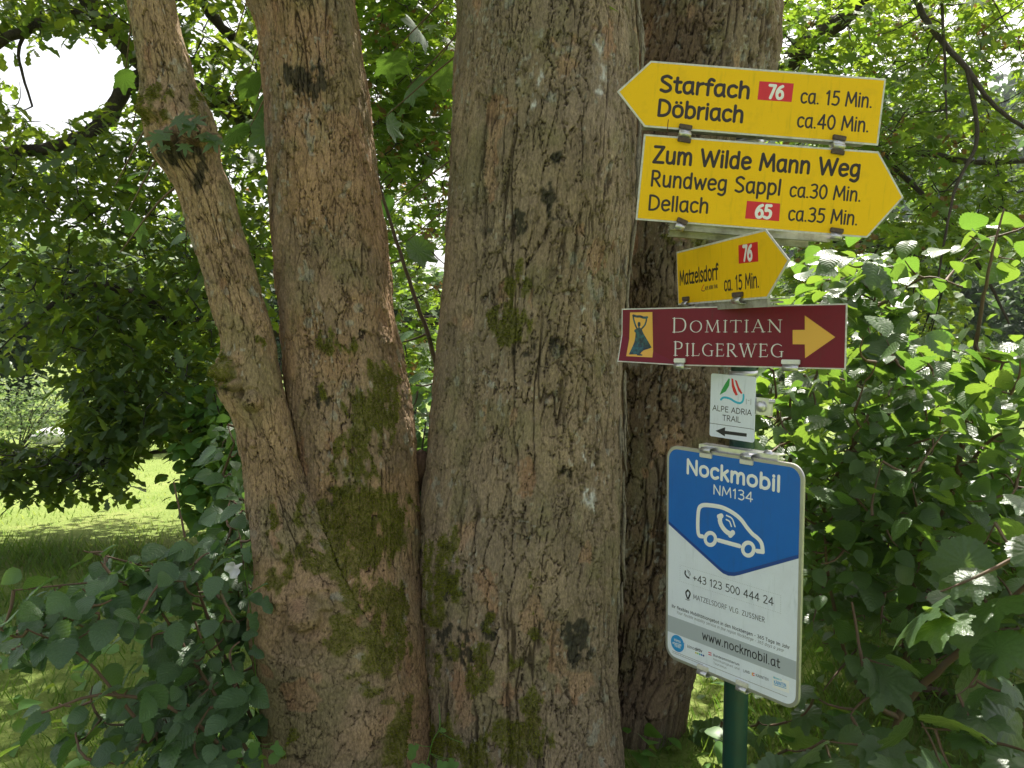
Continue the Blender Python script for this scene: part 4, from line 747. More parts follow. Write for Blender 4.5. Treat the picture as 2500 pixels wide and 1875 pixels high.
# ------------------------------------------------------------------ lettering: stroke alphabet, cap height 70
G = {
'a': (42, ["~34,46 22,50 8,43 4,25 8,6 18,0 28,6 35,20", "35,50 35,8 39,0"]), 'b': (42, ["6,70 6,1", "~6,33 12,46 22,50 34,43 38,25 34,8 22,0 12,3 6,12"]),
'c': (36, ["~33,44 22,50 8,43 4,25 8,7 20,0 33,7"]), 'd': (42, ["35,70 35,0", "~35,38 27,48 18,50 8,43 4,24 8,6 18,0 28,4 35,16"]),
'e': (40, ["~5,26 20,27 36,30 33,44 21,50 8,43 4,24 9,6 21,0 35,7"]), 'f': (28, ["~31,66 21,71 14,64 12,48 12,0", "2,47 26,47"]),
'g': (42, ["~35,42 27,49 18,50 8,43 4,25 8,8 18,3 28,8 35,20", "~35,50 35,10 34,-10 22,-21 6,-16"]), 'h': (41, ["6,70 6,0", "~6,30 13,45 24,50 33,43 35,28 35,0"]),
'i': (12, ["6,50 6,0", "6,66 6,67"]), 'j': (14, ["~8,50 8,0 6,-14 -3,-20", "8,66 8,67"]), 'k': (36, ["6,70 6,0", "31,50 7,23", "15,31 34,0"]), 'l': (12, ["6,70 6,0"]),
'm': (62, ["6,50 6,0", "~6,30 13,46 21,50 29,43 31,28 31,0", "~31,30 38,46 46,50 54,43 56,28 56,0"]), 'n': (41, ["6,50 6,0", "~6,30 13,45 24,50 33,43 35,28 35,0"]),
'o': (43, ["~21,50 8,43 4,25 8,7 21,0 34,7 39,25 34,43 21,50"]), 'p': (42, ["6,50 6,-22", "~6,33 12,46 22,50 34,43 38,25 34,8 22,0 12,3 6,12"]), 'q': (42, ["35,50 35,-22", "~35,38 27,48 18,50 8,43 4,24 8,6 18,0 28,4 35,16"]),
'r': (27, ["6,50 6,0", "~6,28 12,43 25,49"]), 's': (33, ["~29,45 18,50 7,44 7,34 17,27 28,19 28,8 17,0 4,5"]), 't': (28, ["~12,65 12,40 12,10 18,1 27,3", "2,47 26,47"]),
'u': (41, ["~6,50 6,22 8,5 18,0 29,6 35,20", "35,50 35,0"]), 'v': (38, ["3,50 19,0 35,50"]), 'w': (56, ["3,50 15,0 28,44 41,0 53,50"]), 'x': (36, ["4,50 32,0", "32,50 4,0"]), 'y': (38, ["3,50 19,2", "35,50 14,-20 4,-20"]), 'z': (34, ["4,49 30,49 4,1 31,1"]),
'A': (50, ["2,0 25,70 48,0", "11,24 39,24"]), 'B': (44, ["6,0 6,70", "~6,70 26,69 34,60 33,45 22,38 6,37", "~6,37 27,36 38,28 38,11 27,1 6,0"]), 'C': (48, ["~44,62 28,70 10,58 4,35 10,12 28,0 45,8"]), 'D': (52, ["6,0 6,70", "~6,70 26,68 42,56 47,36 42,14 26,2 6,0"]),
'E': (40, ["36,70 6,70 6,0 36,0", "6,37 32,37"]), 'F': (38, ["36,70 6,70 6,0", "6,36 31,36"]), 'G': (52, ["~46,62 28,70 10,58 4,35 10,12 28,0 46,8", "46,8 46,32 30,32"]), 'H': (50, ["6,0 6,70", "44,0 44,70", "6,37 44,37"]),
'I': (12, ["6,0 6,70"]), 'J': (26, ["~20,70 20,14 14,1 2,2"]), 'K': (44, ["6,0 6,70", "40,70 7,30", "17,41 42,0"]), 'L': (38, ["6,70 6,0 35,0"]), 'M': (64, ["4,0 10,70 32,16 54,70 60,0"]), 'N': (52, ["6,0 6,70 46,0 46,70"]),
'O': (58, ["~29,70 11,60 4,35 11,10 29,0 47,10 54,35 47,60 29,70"]), 'P': (44, ["6,0 6,70", "~6,70 28,68 38,56 37,42 27,32 6,31"]), 'R': (46, ["6,0 6,70", "~6,70 28,68 37,57 36,43 26,35 6,33", "18,34 42,0"]), 'S': (44, ["~38,63 24,70 8,62 7,48 20,38 36,26 38,10 22,0 5,6"]),
'T': (46, ["3,69 43,69", "23,69 23,0"]), 'U': (50, ["~6,70 6,22 12,4 25,0 38,4 44,22 44,70"]), 'V': (50, ["3,70 25,0 47,70"]), 'W': (76, ["3,70 19,0 38,62 56,0 73,70"]), 'X': (46, ["4,70 42,0", "42,70 4,0"]), 'Y': (46, ["3,70 23,34 43,70", "23,34 23,0"]), 'Z': (46, ["5,69 41,69 4,1 43,1"]),
'0': (44, ["~22,70 9,58 4,35 9,12 22,0 35,12 40,35 35,58 22,70"]), '1': (30, ["6,56 18,69 18,0"]), '2': (42, ["~5,60 18,70 33,64 34,48 22,26 5,1", "5,1 38,1"]), '3': (42, ["~5,65 20,70 34,62 31,44 16,37", "~16,37 33,33 37,15 24,0 4,5"]),
'4': (46, ["32,0 32,70 3,20 43,20"]), '5': (42, ["36,69 11,69 9,40", "~9,40 24,43 37,33 36,12 22,0 4,4"]), '6': (44, ["~35,68 18,58 6,38 5,18 12,3 24,0 37,8 39,24 32,38 18,40 7,28"]), '7': (42, ["4,69 38,69 14,0"]), '8': (42, ["~21,70 8,62 9,46 21,38 33,30 37,14 21,0 5,14 9,30 21,38 33,46 34,62 21,70"]), '9': (44, ["~9,2 26,12 38,32 39,52 32,67 20,70 7,62 5,46 12,32 26,30 37,42"]),
'.': (14, ["6,1 7,1"]), '-': (28, ["5,26 23,26"]), '+': (44, ["5,32 39,32", "22,50 22,14"]), ' ': (22, []), ',': (14, ["8,3 4,-10"])}
for k_, b_, h_ in (('ä', 'a', 64), ('ö', 'o', 64), ('Ä', 'A', 84)):
    w_, s_ = G[b_]; G[k_] = (w_, s_+["%g,%g %g,%g" % (w_*.3, h_, w_*.3+.1, h_+.1), "%g,%g %g,%g" % (w_*.7, h_, w_*.7+.1, h_+.1)])
def parse(s):
    sm = s[0] == '~'; p = np.array([[float(c) for c in q.split(',')] for q in s.lstrip('~').split()])
    return smooth_line(p, 5) if sm else p
def stroke_mesh(acc, P2, hw, y0, th):
    """flat-topped raised stroke in the board plane (x, z), rounded ends, standing th proud of y0"""
    P2 = np.asarray(P2, float); keep = [0]+[i for i in range(1, len(P2)) if np.hypot(*(P2[i]-P2[keep_last(P2, i)])) > 1e-6] if False else list(range(len(P2)))
    P2 = P2[keep]; hw = np.broadcast_to(hw, (len(P2),)).astype(float)
    # split sharp corners so each run keeps full width
    runs = [[0]]
    for i in range(1, len(P2)):
        runs[-1].append(i)
        if i < len(P2)-1:
            a = P2[i]-P2[i-1]; b = P2[i+1]-P2[i]; c = np.dot(a, b)/(np.linalg.norm(a)*np.linalg.norm(b)+1e-12)
            if c < .55: runs.append([i])
    prof = np.array([-1, -.55, 0, .55, 1]); ph = np.array([0, .85, 1, .85, 0])
    for ri, run in enumerate(runs):
        q = P2[run]; w = hw[run]
        if len(q) < 2: continue
        t = np.gradient(q, axis=0); t /= np.linalg.norm(t, axis=1, keepdims=True)+1e-12
        # rounded ends
        ka = np.array([1, .92, .7, .38, 0.02]); 
        st = np.array([q[0]-t[0]*w[0]*k for k in ka[::1]]); 
        sw = np.sqrt(np.maximum(0, 1-ka**2)); sw[0] = .02
        en = np.array([q[-1]+t[-1]*w[-1]*k for k in ka[::-1]])
        Q = np.concatenate([st[:4], q, en[1:]]); Wd = np.concatenate([sw[:4]*w[0], w, sw[::-1][1:]*w[-1]]); Tn = np.concatenate([np.tile(t[0], (4, 1)), t, np.tile(t[-1], (4, 1))])
        N = np.stack([-Tn[:, 1], Tn[:, 0]], -1); V = []
        tt = th*(1-.06*(ri % 3))
        for i in range(len(Q)):
            f = min(1, Wd[i]/(w.max()*.5)+.001)
            for a, b in zip(prof, ph): V.append((Q[i][0]+N[i][0]*a*Wd[i], y0-tt*b*f, Q[i][1]+N[i][1]*a*Wd[i]))
        n = len(Q); i = (np.arange(n-1)[:, None]*5+np.arange(4)[None]).ravel(); acc.add(np.array(V), np.stack([i, i+1, i+6, i+5], -1))
def keep_last(P2, i): return i-1
class Sign:
    def __init__(s, name, label, c, yaw, pit, rol, cat='sign'):
        s.c = np.array(c); s.M = (Matrix.Rotation(math.radians(yaw), 3, 'Z') @ Matrix.Rotation(math.radians(pit), 3, 'X') @ Matrix.Rotation(math.radians(rol), 3, 'Y'))
        s.Mn = np.array(s.M); s.root = thing(name, label, cat, tuple(c)); s.root.rotation_euler = s.M.to_euler(); s.warp = None
    def L(s, px, py):
        d = ray(px, py); n = s.Mn[:, 1]; o = np.array([0, 0, CAMZ]); t = np.dot(s.c-o, n)/np.dot(d, n); q = s.Mn.T@(o+d*t-s.c); return np.array([q[0], q[2]])
    def fin(s, me):
        if s.warp is not None:
            co = np.empty(len(me.vertices)*3, np.float32); me.vertices.foreach_get('co', co); co = s.warp(co.reshape(-1, 3).astype(float)).astype(np.float32); me.vertices.foreach_set('co', co.ravel()); me.update()
        return me
    def poly(s, name, pts, y0, y1, m, bevel=0, parent=None, cuts=None):
        """plate with outline pts (x,z) from y0 (back) to y1 (front, smaller)"""
        bm = bmesh.new(); vs_ = [bm.verts.new((x, y1, z)) for x, z in pts]; f = bm.faces.new(vs_); bm.normal_update()
        if f.normal.y > 0: f.normal_flip()
        r_ = bmesh.ops.extrude_face_region(bm, geom=[f]); 
        for v in [g for g in r_['geom'] if isinstance(g, bmesh.types.BMVert)]: v.co.y = y0
        bmesh.ops.recalc_face_normals(bm, faces=bm.faces)
        if bevel: bmesh.ops.bevel(bm, geom=[e for e in bm.edges], offset=bevel, segments=1, affect='EDGES')
        for co, no in (cuts or []): bmesh.ops.bisect_plane(bm, geom=bm.verts[:]+bm.edges[:]+bm.faces[:], plane_co=co, plane_no=no)
        bmesh.ops.triangulate(bm, faces=[f for f in bm.faces if len(f.verts) > 4])
        me = bpy.data.meshes.new(name); bm.to_mesh(me); bm.free(); me.materials.append(m); return link(name, s.fin(me), parent or s.root)
    def pxpoly(s, name, pts, y0, y1, m, **k): return s.poly(name, [tuple(s.L(*p)) for p in pts], y0, y1, m, **k)
    def text(s, txt, p0, p1, cap, wt, m, y0=-.0022, th=.0003, name='lettering', slant=0, gap=6, caps2=None):
        """cap: cap height in picture px at p0 and p1; wt: stroke weight in font units"""
        a = s.L(*p0); b = s.L(*p1); c0, c1 = cap if isinstance(cap, tuple) else (cap, cap)
        h = (abs(s.L(p0[0], p0[1]-c0)[1]-a[1])+abs(s.L(p1[0], p1[1]-c1)[1]-b[1]))/2; sy = h/70
        tot = sum(G[ch][0]+gap for ch in txt)-gap; dirv = b-a; Ltot = np.linalg.norm(dirv); dx = dirv/Ltot; dz = np.array([-dx[1], dx[0]]); sx = Ltot/tot
        acc = Acc(); x = 0; w = wt*(sx+sy)/2/2
        for ch in txt:
            gw, st = G[ch]
            for q in st:
                q = parse(q); X = (x+q[:, 0]+slant*q[:, 1])*sx; Z = q[:, 1]*sy; stroke_mesh(acc, a+X[:, None]*dx+Z[:, None]*dz, w, y0, th)
            x += gw+gap
        me = acc.mesh(name, m); return link(name, s.fin(me), s.root)
    def strokes(s, name, lst, m, y0=-.0022, th=.0003, parent=None):
        acc = Acc()
        for pts, w in lst:
            q = np.array([s.L(*p) for p in pts]); q = smooth_line(q, 5) if len(q) > 2 else q; stroke_mesh(acc, q, w, y0, th)
        return link(name, s.fin(acc.mesh(name, m)), parent or s.root)
    def clip(s, px, py, up=False, rust=True, wdt=.026, dep=.030, m1=None, m2=None, rot=0):
        """bracket that grips the plate edge: curl round the edge and a lip on the front"""
        x, z = s.L(px, py); sg = -1 if up else 1; e = bpy.data.objects.new('clip', None); col.objects.link(e); e.parent = s.root; e.location = (x, 0, z); e.rotation_euler = (0, rot, 0); e.empty_display_size = .02
        hw = wdt/2; prof = [(-.0035, .013*sg), (-.0055, .012*sg), (-.0058, .001*sg), (-.0105, -.003*sg), (-.0115, -.007*sg), (-.007, -.0115*sg), (.004, -.0125*sg), (dep, -.0115*sg)]
        pr = smooth_line(np.array([(p[0], p[1]) for p in prof[2:]]), 4); V = []
        for yy, zz in pr:
            for xx in (-hw, hw): V.append((xx, yy, zz))
        V = np.array(V); n = len(pr); i = np.arange(n-1)*2; F = np.stack([i, i+1, i+3, i+2], -1); bmv = new_mesh('curl', V, F, m2 or M_alu, smooth=True)
        o = link('bracket_curl', bmv, e); so = o.modifiers.new('s', 'SOLIDIFY'); so.thickness = .0012
        bm = bmesh.new(); bmesh.ops.create_cube(bm, size=1)
        for v in bm.verts: v.co = Vector((v.co.x*wdt*1.16, -.0056+v.co.y*.007, .0075*sg+v.co.z*.0105))
        bmesh.ops.bevel(bm, geom=bm.edges[:], offset=.0012, segments=2, affect='EDGES'); me = bpy.data.meshes.new('lip'); bm.to_mesh(me); bm.free(); me.materials.append(m1 or M_rubber); link('clip_lip', me, e)
    def rail(s, x0, x1, z, h=.018, y=.004, d=.03, m=None):
        bm = bmesh.new()
        prof = [(0, -h/2), (d, -h/2), (d, -h/2+.003), (.006, -h/2+.003), (.006, -.002), (d*.7, -.002), (d*.7, .002), (.006, .002), (.006, h/2-.003), (d, h/2-.003), (d, h/2), (0, h/2)]
        a = [bm.verts.new((x0, y+p, z+q)) for p, q in prof]; b = [bm.verts.new((x1, y+p, z+q)) for p, q in prof]; n = len(prof)
        for i in range(n): bm.faces.new((a[i], a[(i+1) % n], b[(i+1) % n], b[i]))
        bm.faces.new(a); bm.faces.new(b[::-1]); bmesh.ops.recalc_face_normals(bm, faces=bm.faces)
        me = bpy.data.meshes.new('rail'); bm.to_mesh(me); bm.free(); me.materials.append(m or M_rail); link('mounting_rail', me, s.root)
def worn(m, c1, c2, scale, lo, hi, low_z=None):
    dirty(m, c1, c2, scale, lo, hi); L = m.node_tree.links; b = m.node_tree.nodes['Principled BSDF']; src = b.inputs['Base Color'].links[0].from_socket
    tc = nd(m, 'ShaderNodeTexCoord'); mp = nd(m, 'ShaderNodeMapping'); mp.inputs['Scale'].default_value = (1, 1, .12); L.new(tc.outputs['Object'], mp.inputs['Vector'])
    n1 = nd(m, 'ShaderNodeTexNoise', Scale=90, Detail=5, Roughness=.7); L.new(mp.outputs[0], n1.inputs['Vector']); n2 = nd(m, 'ShaderNodeTexNoise', Scale=380, Detail=2); L.new(tc.outputs['Object'], n2.inputs['Vector'])
    r1 = nd(m, 'ShaderNodeMapRange'); r1.inputs['From Min'].default_value = .56; r1.inputs['From Max'].default_value = .8; r1.inputs['To Max'].default_value = .5; L.new(n1.outputs['Fac'], r1.inputs['Value'])
    r2 = nd(m, 'ShaderNodeMapRange'); r2.inputs['From Min'].default_value = .70; r2.inputs['From Max'].default_value = .76; r2.inputs['To Max'].default_value = .6; L.new(n2.outputs['Fac'], r2.inputs['Value'])
    mx_ = nd(m, 'ShaderNodeMath', operation='MAXIMUM'); L.new(r1.outputs[0], mx_.inputs[0]); L.new(r2.outputs[0], mx_.inputs[1])
    m3 = nd(m, 'ShaderNodeMix', data_type='RGBA'); m3.inputs[7].default_value = (c1[0]*.45+.03, c1[1]*.5+.035, c1[2]*.5+.02, 1); L.new(src, m3.inputs[6]); L.new(mx_.outputs[0], m3.inputs[0]); L.new(m3.outputs[2], b.inputs['Base Color'])
    ro = nd(m, 'ShaderNodeMapRange'); v0 = b.inputs['Roughness'].default_value; ro.inputs['To Min'].default_value = v0-.08; ro.inputs['To Max'].default_value = v0+.2; L.new(n1.outputs['Fac'], ro.inputs['Value']); L.new(ro.outputs[0], b.inputs['Roughness']); return m
M_yel = worn(mat('yellow_film', rough=.5, spec=.22), (.86, .52, .004), (.68, .42, .012), 14, .58, .85)
M_white_edge = worn(mat('sign_plate_edge', rough=.5), (.62, .61, .58), (.35, .35, .30), 60, .45, .8)
M_black = mat('black_print', (.022, .014, .010), .45); M_brownblack = mat('dark_brown_print', (.035, .018, .010), .45)
M_red = mat('red_print', (.62, .015, .02), .4); M_wht = mat('white_print', (.80, .80, .79), .4)
M_alu = dirty(mat('aluminium', rough=.34, metal=.75), (.62, .62, .63), (.5, .5, .5), 50)
M_rubber = dirty(mat('weathered_brown_rubber', rough=.75), (.085, .055, .04), (.14, .11, .09), 90)
M_padwhite = dirty(mat('clear_plastic_pad', rough=.5), (.62, .61, .52), (.52, .5, .4), 60)
M_rail = dirty(mat('weathered_rail', rough=.6, metal=.2), (.42, .41, .36), (.2, .19, .15), 25, .4, .65)
M_maroon = worn(mat('maroon_film', rough=.42, spec=.3), (.165, .008, .022), (.13, .010, .02), 30, .5, .8)
M_ochre = mat('ochre_print', (.72, .39, .05), .35); M_pale = mat('pale_print', (.66, .65, .66), .4)
M_blue = worn(mat('blue_film', rough=.35, spec=.4), (.004, .125, .50), (.006, .115, .46), 12, .4, .7); M_navy = mat('navy_print', (.012, .055, .28), .35)
M_face = worn(mat('white_film', rough=.42, spec=.4), (.72, .77, .86), (.67, .71, .79), 10, .45, .7); M_band = mat('grey_band_print', (.40, .44, .48), .4)
M_ink = mat('ink', (.015, .015, .018), .5); M_greyink = mat('grey_ink', (.12, .12, .13), .5)
M_post = dirty(mat('green_coated_steel', rough=.42, spec=.5), (.006, .045, .032), (.012, .030, .022), 9, .5, .7)
M_green = mat('green_print', (.02, .30, .06), .4); M_cyan = mat('cyan_print', (.02, .42, .62), .4); M_skyblue = mat('sky_blue_print', (.03, .28, .62), .4); M_teal = dirty(mat('teal_print', rough=.35), (.008, .02, .035), (.015, .10, .12), 90, .42, .6)
# post
post = thing('sign_post', 'dark green painted round steel pole that carries all the trail signs', 'post', (.566, 1.95, gz(.566, 1.95)))
V, F = tube_data([(0, 0, -.3), (0, 0, 2.14)], .030, 40); link('pole', new_mesh('pole', V, F, M_post, smooth=True), post)
V, F = tube_data([(0, 0, 2.138), (0, 0, 2.150), (0, 0, 2.158), (0, 0, 2.160)], [.0325, .0325, .022, .001], 40); link('cap', new_mesh('cap', V, F, M_post, smooth=True), post)
def band(z, r=.034, m=None):
    V, F = tube_data([(0, 0, z-.006), (0, 0, z+.006)], r, 40); o = link('clamp_band', new_mesh('band', V, F, m or M_alu, smooth=True), post); o.modifiers.new('s', 'SOLIDIFY').thickness = .002
b0 = gz(.566, 1.95)
for z in (2.02, 1.80, 1.66, 1.47): band(z-b0)
T2 = np.pi*2
def inset(pts, d):
    pts = np.array(pts); n = len(pts); out = []; A = sum(pts[i][0]*pts[(i+1) % n][1]-pts[(i+1) % n][0]*pts[i][1] for i in range(n)); sgn = 1 if A > 0 else -1
    for i in range(n):
        a, b, c = pts[i-1], pts[i], pts[(i+1) % n]; e1 = (b-a)/np.linalg.norm(b-a); e2 = (c-b)/np.linalg.norm(c-b); n1 = np.array([-e1[1], e1[0]])*sgn; n2 = np.array([-e2[1], e2[0]])*sgn
        m_ = n1+n2; m_ /= np.linalg.norm(m_); out.append(tuple(b+m_*d/max(.3, np.dot(m_, n1))))
    return out
def arrow_board(s, pts, m=None, ed=.0042):
    s.poly('plate', pts, .001, -.0016, M_white_edge, bevel=.0004); s.poly('face', inset(pts, ed), -.0014, -.0020, m or M_yel)
z1 = lambda x, y: (1480+x/2.949, 130+y/2.949)
z3 = lambda x, y: (1480+x/3.568, 540+y/3.568)
z5 = lambda x, y: (1600+x/3.19, 880+y/3.19)
z6 = lambda x, y: (1600+x/3.2205, 1360+y/3.2205)
def red_box(s, quad, txt, a, b, cap):
    s.pxpoly('number_field', quad, -.0019, -.0023, M_red); s.text(txt, a, b, cap, 17, M_wht, y0=-.0024, gap=5, name='number')
# --- sign 1
s = Sign('trail_sign', 'uppermost yellow arrow sign pointing left, reading Starfach and Döbriach', (.5789, 1.88, 2.0952), -1.97, .22, 4.91)
W, H, t = .5356/2, .149/2, .0704
arrow_board(s, [(-W-t, 0), (-W, -H), (W, -H), (W, H), (-W, H)])
s.text('Starfach', z1(383, 274), z1(1028, 325), 38, 13, M_black); s.text('Döbriach', z1(366, 448), z1(982, 497), 38, 13, M_black)
s.text('ca. 15 Min.', z1(1395, 357), z1(1910, 392), 33.5, 10.5, M_black); s.text('ca.40 Min.', z1(1370, 530), z1(1886, 567), 33.5, 10.5, M_black)
red_box(s, [z1(1102, 203), z1(1349, 220), z1(1332, 353), z1(1087, 336)], '76', z1(1163, 322), z1(1270, 330), 31)
s.clip(*z1(564, 558), rot=.09); s.clip(*z1(1668, 636), rot=.09); s.rail(-.27, .24, -H+.010)
s.rail(-.26, .25, H*.4)
# rust streak below a bolt hole
s.strokes('rust_streak', [([z1(447, 480), z1(443, 510), z1(440, 556)], .0009)], mat('rust', (.16, .03, .012), .8), th=.0002)
# --- sign 2
s = Sign('trail_sign', 'large yellow arrow sign pointing right, reading Zum Wilde Mann Weg, Rundweg Sappl, Dellach', (.5637, 1.88, 1.9081), -2.41, 2.36, 4.73)
W, H, t = .536/2, .1952/2, .0703
arrow_board(s, [(-W, -H), (W, -H), (W+t, 0), (W, H), (-W, H)])
s.text('Zum Wilde Mann Weg', z1(334, 785), z1(1822, 890), 39, 13, M_black, gap=7); s.text('Rundweg Sappl', z1(318, 953), z1(1250, 1020), 36.5, 11, M_black, gap=7)
s.text('ca.30 Min.', z1(1316, 1030), z1(1829, 1066), 33, 10.5, M_black); s.text('Dellach', z1(300, 1126), z1(732, 1150), 35, 10.5, M_black); s.text('ca.35 Min.', z1(1306, 1200), z1(1806, 1236), 33, 10.5, M_black)
red_box(s, [z1(1012, 1063), z1(1251, 1083), z1(1243, 1210), z1(998, 1190)], '65', z1(1070, 1180), z1(1182, 1189), 31)
s.clip(*z1(564, 604), up=True, rot=.09); s.clip(*z1(1666, 690), up=True, rot=.09); s.clip(*z1(535, 1232), rot=.32, wdt=.022); s.clip(*z1(1650, 1300), rot=.06)
s.rail(-.185, .19, -H-.007, h=.016, y=.012); s.rail(-.18, .15, -H-.020, h=.016, y=.045); s.rail(-.26, .25, H-.012)
# --- sign 3
s = Sign('trail_sign', 'small yellow arrow sign seen nearly edge on, reading Matzelsdorf', (.4774, 1.88, 1.7105), -80.92, 2.83, -.53)
W, H, t = .4991/2, .1401/2, .0939
arrow_board(s, [(-W, -H), (W, -H), (W+t, 0), (W, H), (-W, H)], ed=.0045)
s.text('Matzelsdorf', z3(648, 553), z3(982, 500), (32, 36), 12, M_black); s.text('ca. 15 Min.', z3(1036, 605), z3(1340, 572), (33, 35), 11, M_black)
red_box(s, [z3(1160, 210), z3(1328, 178), z3(1333, 350), z3(1163, 370)], '76', z3(1200, 342), z3(1280, 334), 35)
s.text('ALPE ADRIA TRAIL', z3(868, 600), z3(980, 580), 8.5, 11, M_brownblack, name='small_lettering'); s.strokes('emblem', [([z3(858, 552), z3(846, 575), z3(838, 600), z3(850, 608), z3(862, 605)], .0012)], M_red); s.strokes('emblem_wave', [([z3(838, 600), z3(850, 609), z3(864, 604)], .0010)], M_brownblack, th=.0005)
s.clip(*z3(711, 700), wdt=.032); s.clip(*z3(1165, 668), wdt=.040); s.rail(-.15, .24, -H-.008, y=.004, d=.05)
# --- sign 4 with its lower left corner bent towards the viewer
s = Sign('pilgrim_way_sign', 'maroon rectangular sign with creased corner and ochre arrow, reading Domitian Pilgerweg', (.4987, 1.88, 1.5606), -37.3, -.96, -.71)
fa, fb = s.L(*z3(60, 950)), s.L(*z3(615, 1235)); fd = (fb-fa)/np.linalg.norm(fb-fa); fn = np.array([fd[1], -fd[0]])
if np.dot(np.array([-W, -H])-fa, fn) < 0: fn = -fn
def warp4(co):
    tt = (co[:, 0]-fa[0])*fn[0]+(co[:, 2]-fa[1])*fn[1]; tt = np.maximum(tt, 0); c = co.copy(); c[:, 1] -= tt*.3; c[:, 2] += tt*.10; return c
cuts = [((fa[0]+fn[0]*k_, 0, fa[1]+fn[1]*k_), (fn[0], 0, fn[1])) for k_ in (.0, .004, .03)]
s.warp = warp4
W, H = .5482/2, .1415/2
R4 = [(-W, -H), (W, -H), (W, H), (-W, H)]
s.poly('plate', R4, .001, -.0016, M_white_edge, bevel=.0004, cuts=cuts); s.poly('face', inset(R4, .0030), -.0014, -.0020, M_maroon, cuts=cuts)
s.pxpoly('picture_field', [z3(212, 795), z3(405, 792), z3(413, 1192), z3(200, 1190)], -.0019, -.0023, M_ochre, cuts=cuts)
s.pxpoly('arrow', [z3(1627, 948), z3(1733, 946), z3(1733, 822), z3(1998, 1010), z3(1735, 1193), z3(1733, 1073), z3(1627, 1072)], -.0019, -.0023, M_ochre)
fig = [(272, 935), (262, 960), (258, 1010), (245, 1080), (222, 1165), (235, 1172), (300, 1168), (335, 1128), (400, 1100), (365, 1040), (330, 980), (312, 940), (296, 925)]
s.pxpoly('figure_dress', [z3(*q) for q in fig], -.0022, -.0026, M_teal, cuts=cuts)
s.strokes('figure_arms', [([z3(275, 940), z3(258, 905), z3(242, 850), z3(240, 828)], .0022), ([z3(310, 940), z3(340, 905), z3(352, 870), z3(355, 840)], .0022), ([z3(290, 892), z3(290, 905)], .0042), ([z3(288, 905), z3(290, 935)], .002), ([z3(262, 955), z3(305, 955)], .0045)], M_teal, y0=-.0024)
s.strokes('figure_banner', [([z3(240, 822), z3(270, 830), z3(300, 830), z3(330, 840), z3(360, 838)], .0030)], M_teal, y0=-.0024); s.strokes('figure_feet', [([z3(225, 1168), z3(255, 1165)], .0016), ([z3(290, 1172), z3(325, 1173)], .0018), ([z3(318, 1130), z3(308, 1168)], .0012)], M_teal, y0=-.0024)
# roman capitals: bars with thin and thick strokes and serifs
SER = {'D': (62, [((9, 0), (9, 70), 8), ((9, 69), (26, 69), 3), ((9, 1), (26, 1), 3)], [[(26, 69, 3), (42, 66, 4), (52, 54, 7), (55, 36, 8), (52, 17, 7), (42, 5, 4), (26, 1, 3)]], [(2, 18, 69), (2, 18, 1)]),
'O': (66, [], [[(33, 70, 3), (18, 64, 5), (8, 50, 8), (6, 35, 8), (9, 18, 8), (19, 5, 5), (33, 0, 3), (47, 5, 5), (57, 20, 8), (60, 35, 8), (57, 52, 8), (47, 65, 5), (33, 70, 3)]], []),
'M': (80, [((12, 0), (15, 70), 3.5), ((15, 70), (39, 6), 8), ((39, 6), (63, 70), 3.5), ((63, 70), (69, 0), 8)], [], [(4, 20, 1), (60, 78, 1), (8, 18, 69), (60, 71, 69)]),
'I': (26, [((13, 0), (13, 70), 8)], [], [(4, 22, 69), (4, 22, 1)]), 'T': (56, [((28, 0), (28, 70), 8), ((3, 68), (53, 68), 3.5), ((3, 68), (2, 58), 3), ((53, 68), (54, 58), 3)], [], [(19, 37, 1)]),
'A': (64, [((8, 0), (31, 71), 3.5), ((31, 71), (55, 0), 8), ((16, 25), (46, 25), 3)], [], [(1, 16, 1), (46, 64, 1)]), 'N': (68, [((11, 0), (11, 70), 3.5), ((10, 70), (57, 0), 8), ((57, 0), (57, 70), 3.5)], [], [(3, 19, 1), (2, 14, 69), (49, 65, 69)]),
'P': (48, [((10, 0), (10, 70), 8)], [[(10, 69, 3), (26, 69, 4), (39, 62, 7), (41, 51, 8), (37, 39, 6), (24, 34, 3), (14, 35, 3)]], [(2, 19, 69), (2, 20, 1)]), 'L': (48, [((10, 0), (10, 70), 8), ((10, 1.5), (42, 1.5), 3.5), ((42, 1), (45, 14), 3)], [], [(2, 19, 69), (2, 12, 1)]),
'G': (66, [((55, 3), (55, 30), 7)], [[(55, 60, 3), (42, 68, 4), (30, 69, 4), (16, 61, 7), (8, 46, 8), (7, 30, 8), (14, 12, 7), (28, 2, 4), (42, 1, 3.5), (55, 6, 4)]], [(46, 63, 30)]), 'E': (48, [((10, 0), (10, 70), 8), ((10, 68.5), (40, 68.5), 3.5), ((10, 36), (34, 36), 3), ((10, 1.5), (42, 1.5), 3.5), ((40, 69), (41, 59), 3), ((42, 1), (45, 13), 3), ((34, 30), (34, 42), 2.5)], [], [(2, 12, 69), (2, 12, 1)]),
'R': (56, [((10, 0), (10, 70), 8), ((24, 34), (50, 0), 8)], [[(10, 69, 3), (26, 69, 4), (38, 62, 7), (40, 52, 8), (36, 40, 6), (24, 35, 3), (14, 35, 3)]], [(2, 19, 69), (2, 19, 1), (48, 58, 1)]), 'W': (92, [((8, 70), (28, 0), 8), ((28, 0), (46, 66), 3.5), ((44, 70), (64, 0), 8), ((64, 0), (84, 70), 3.5)], [], [(0, 18, 69), (36, 54, 69), (76, 92, 69)])}
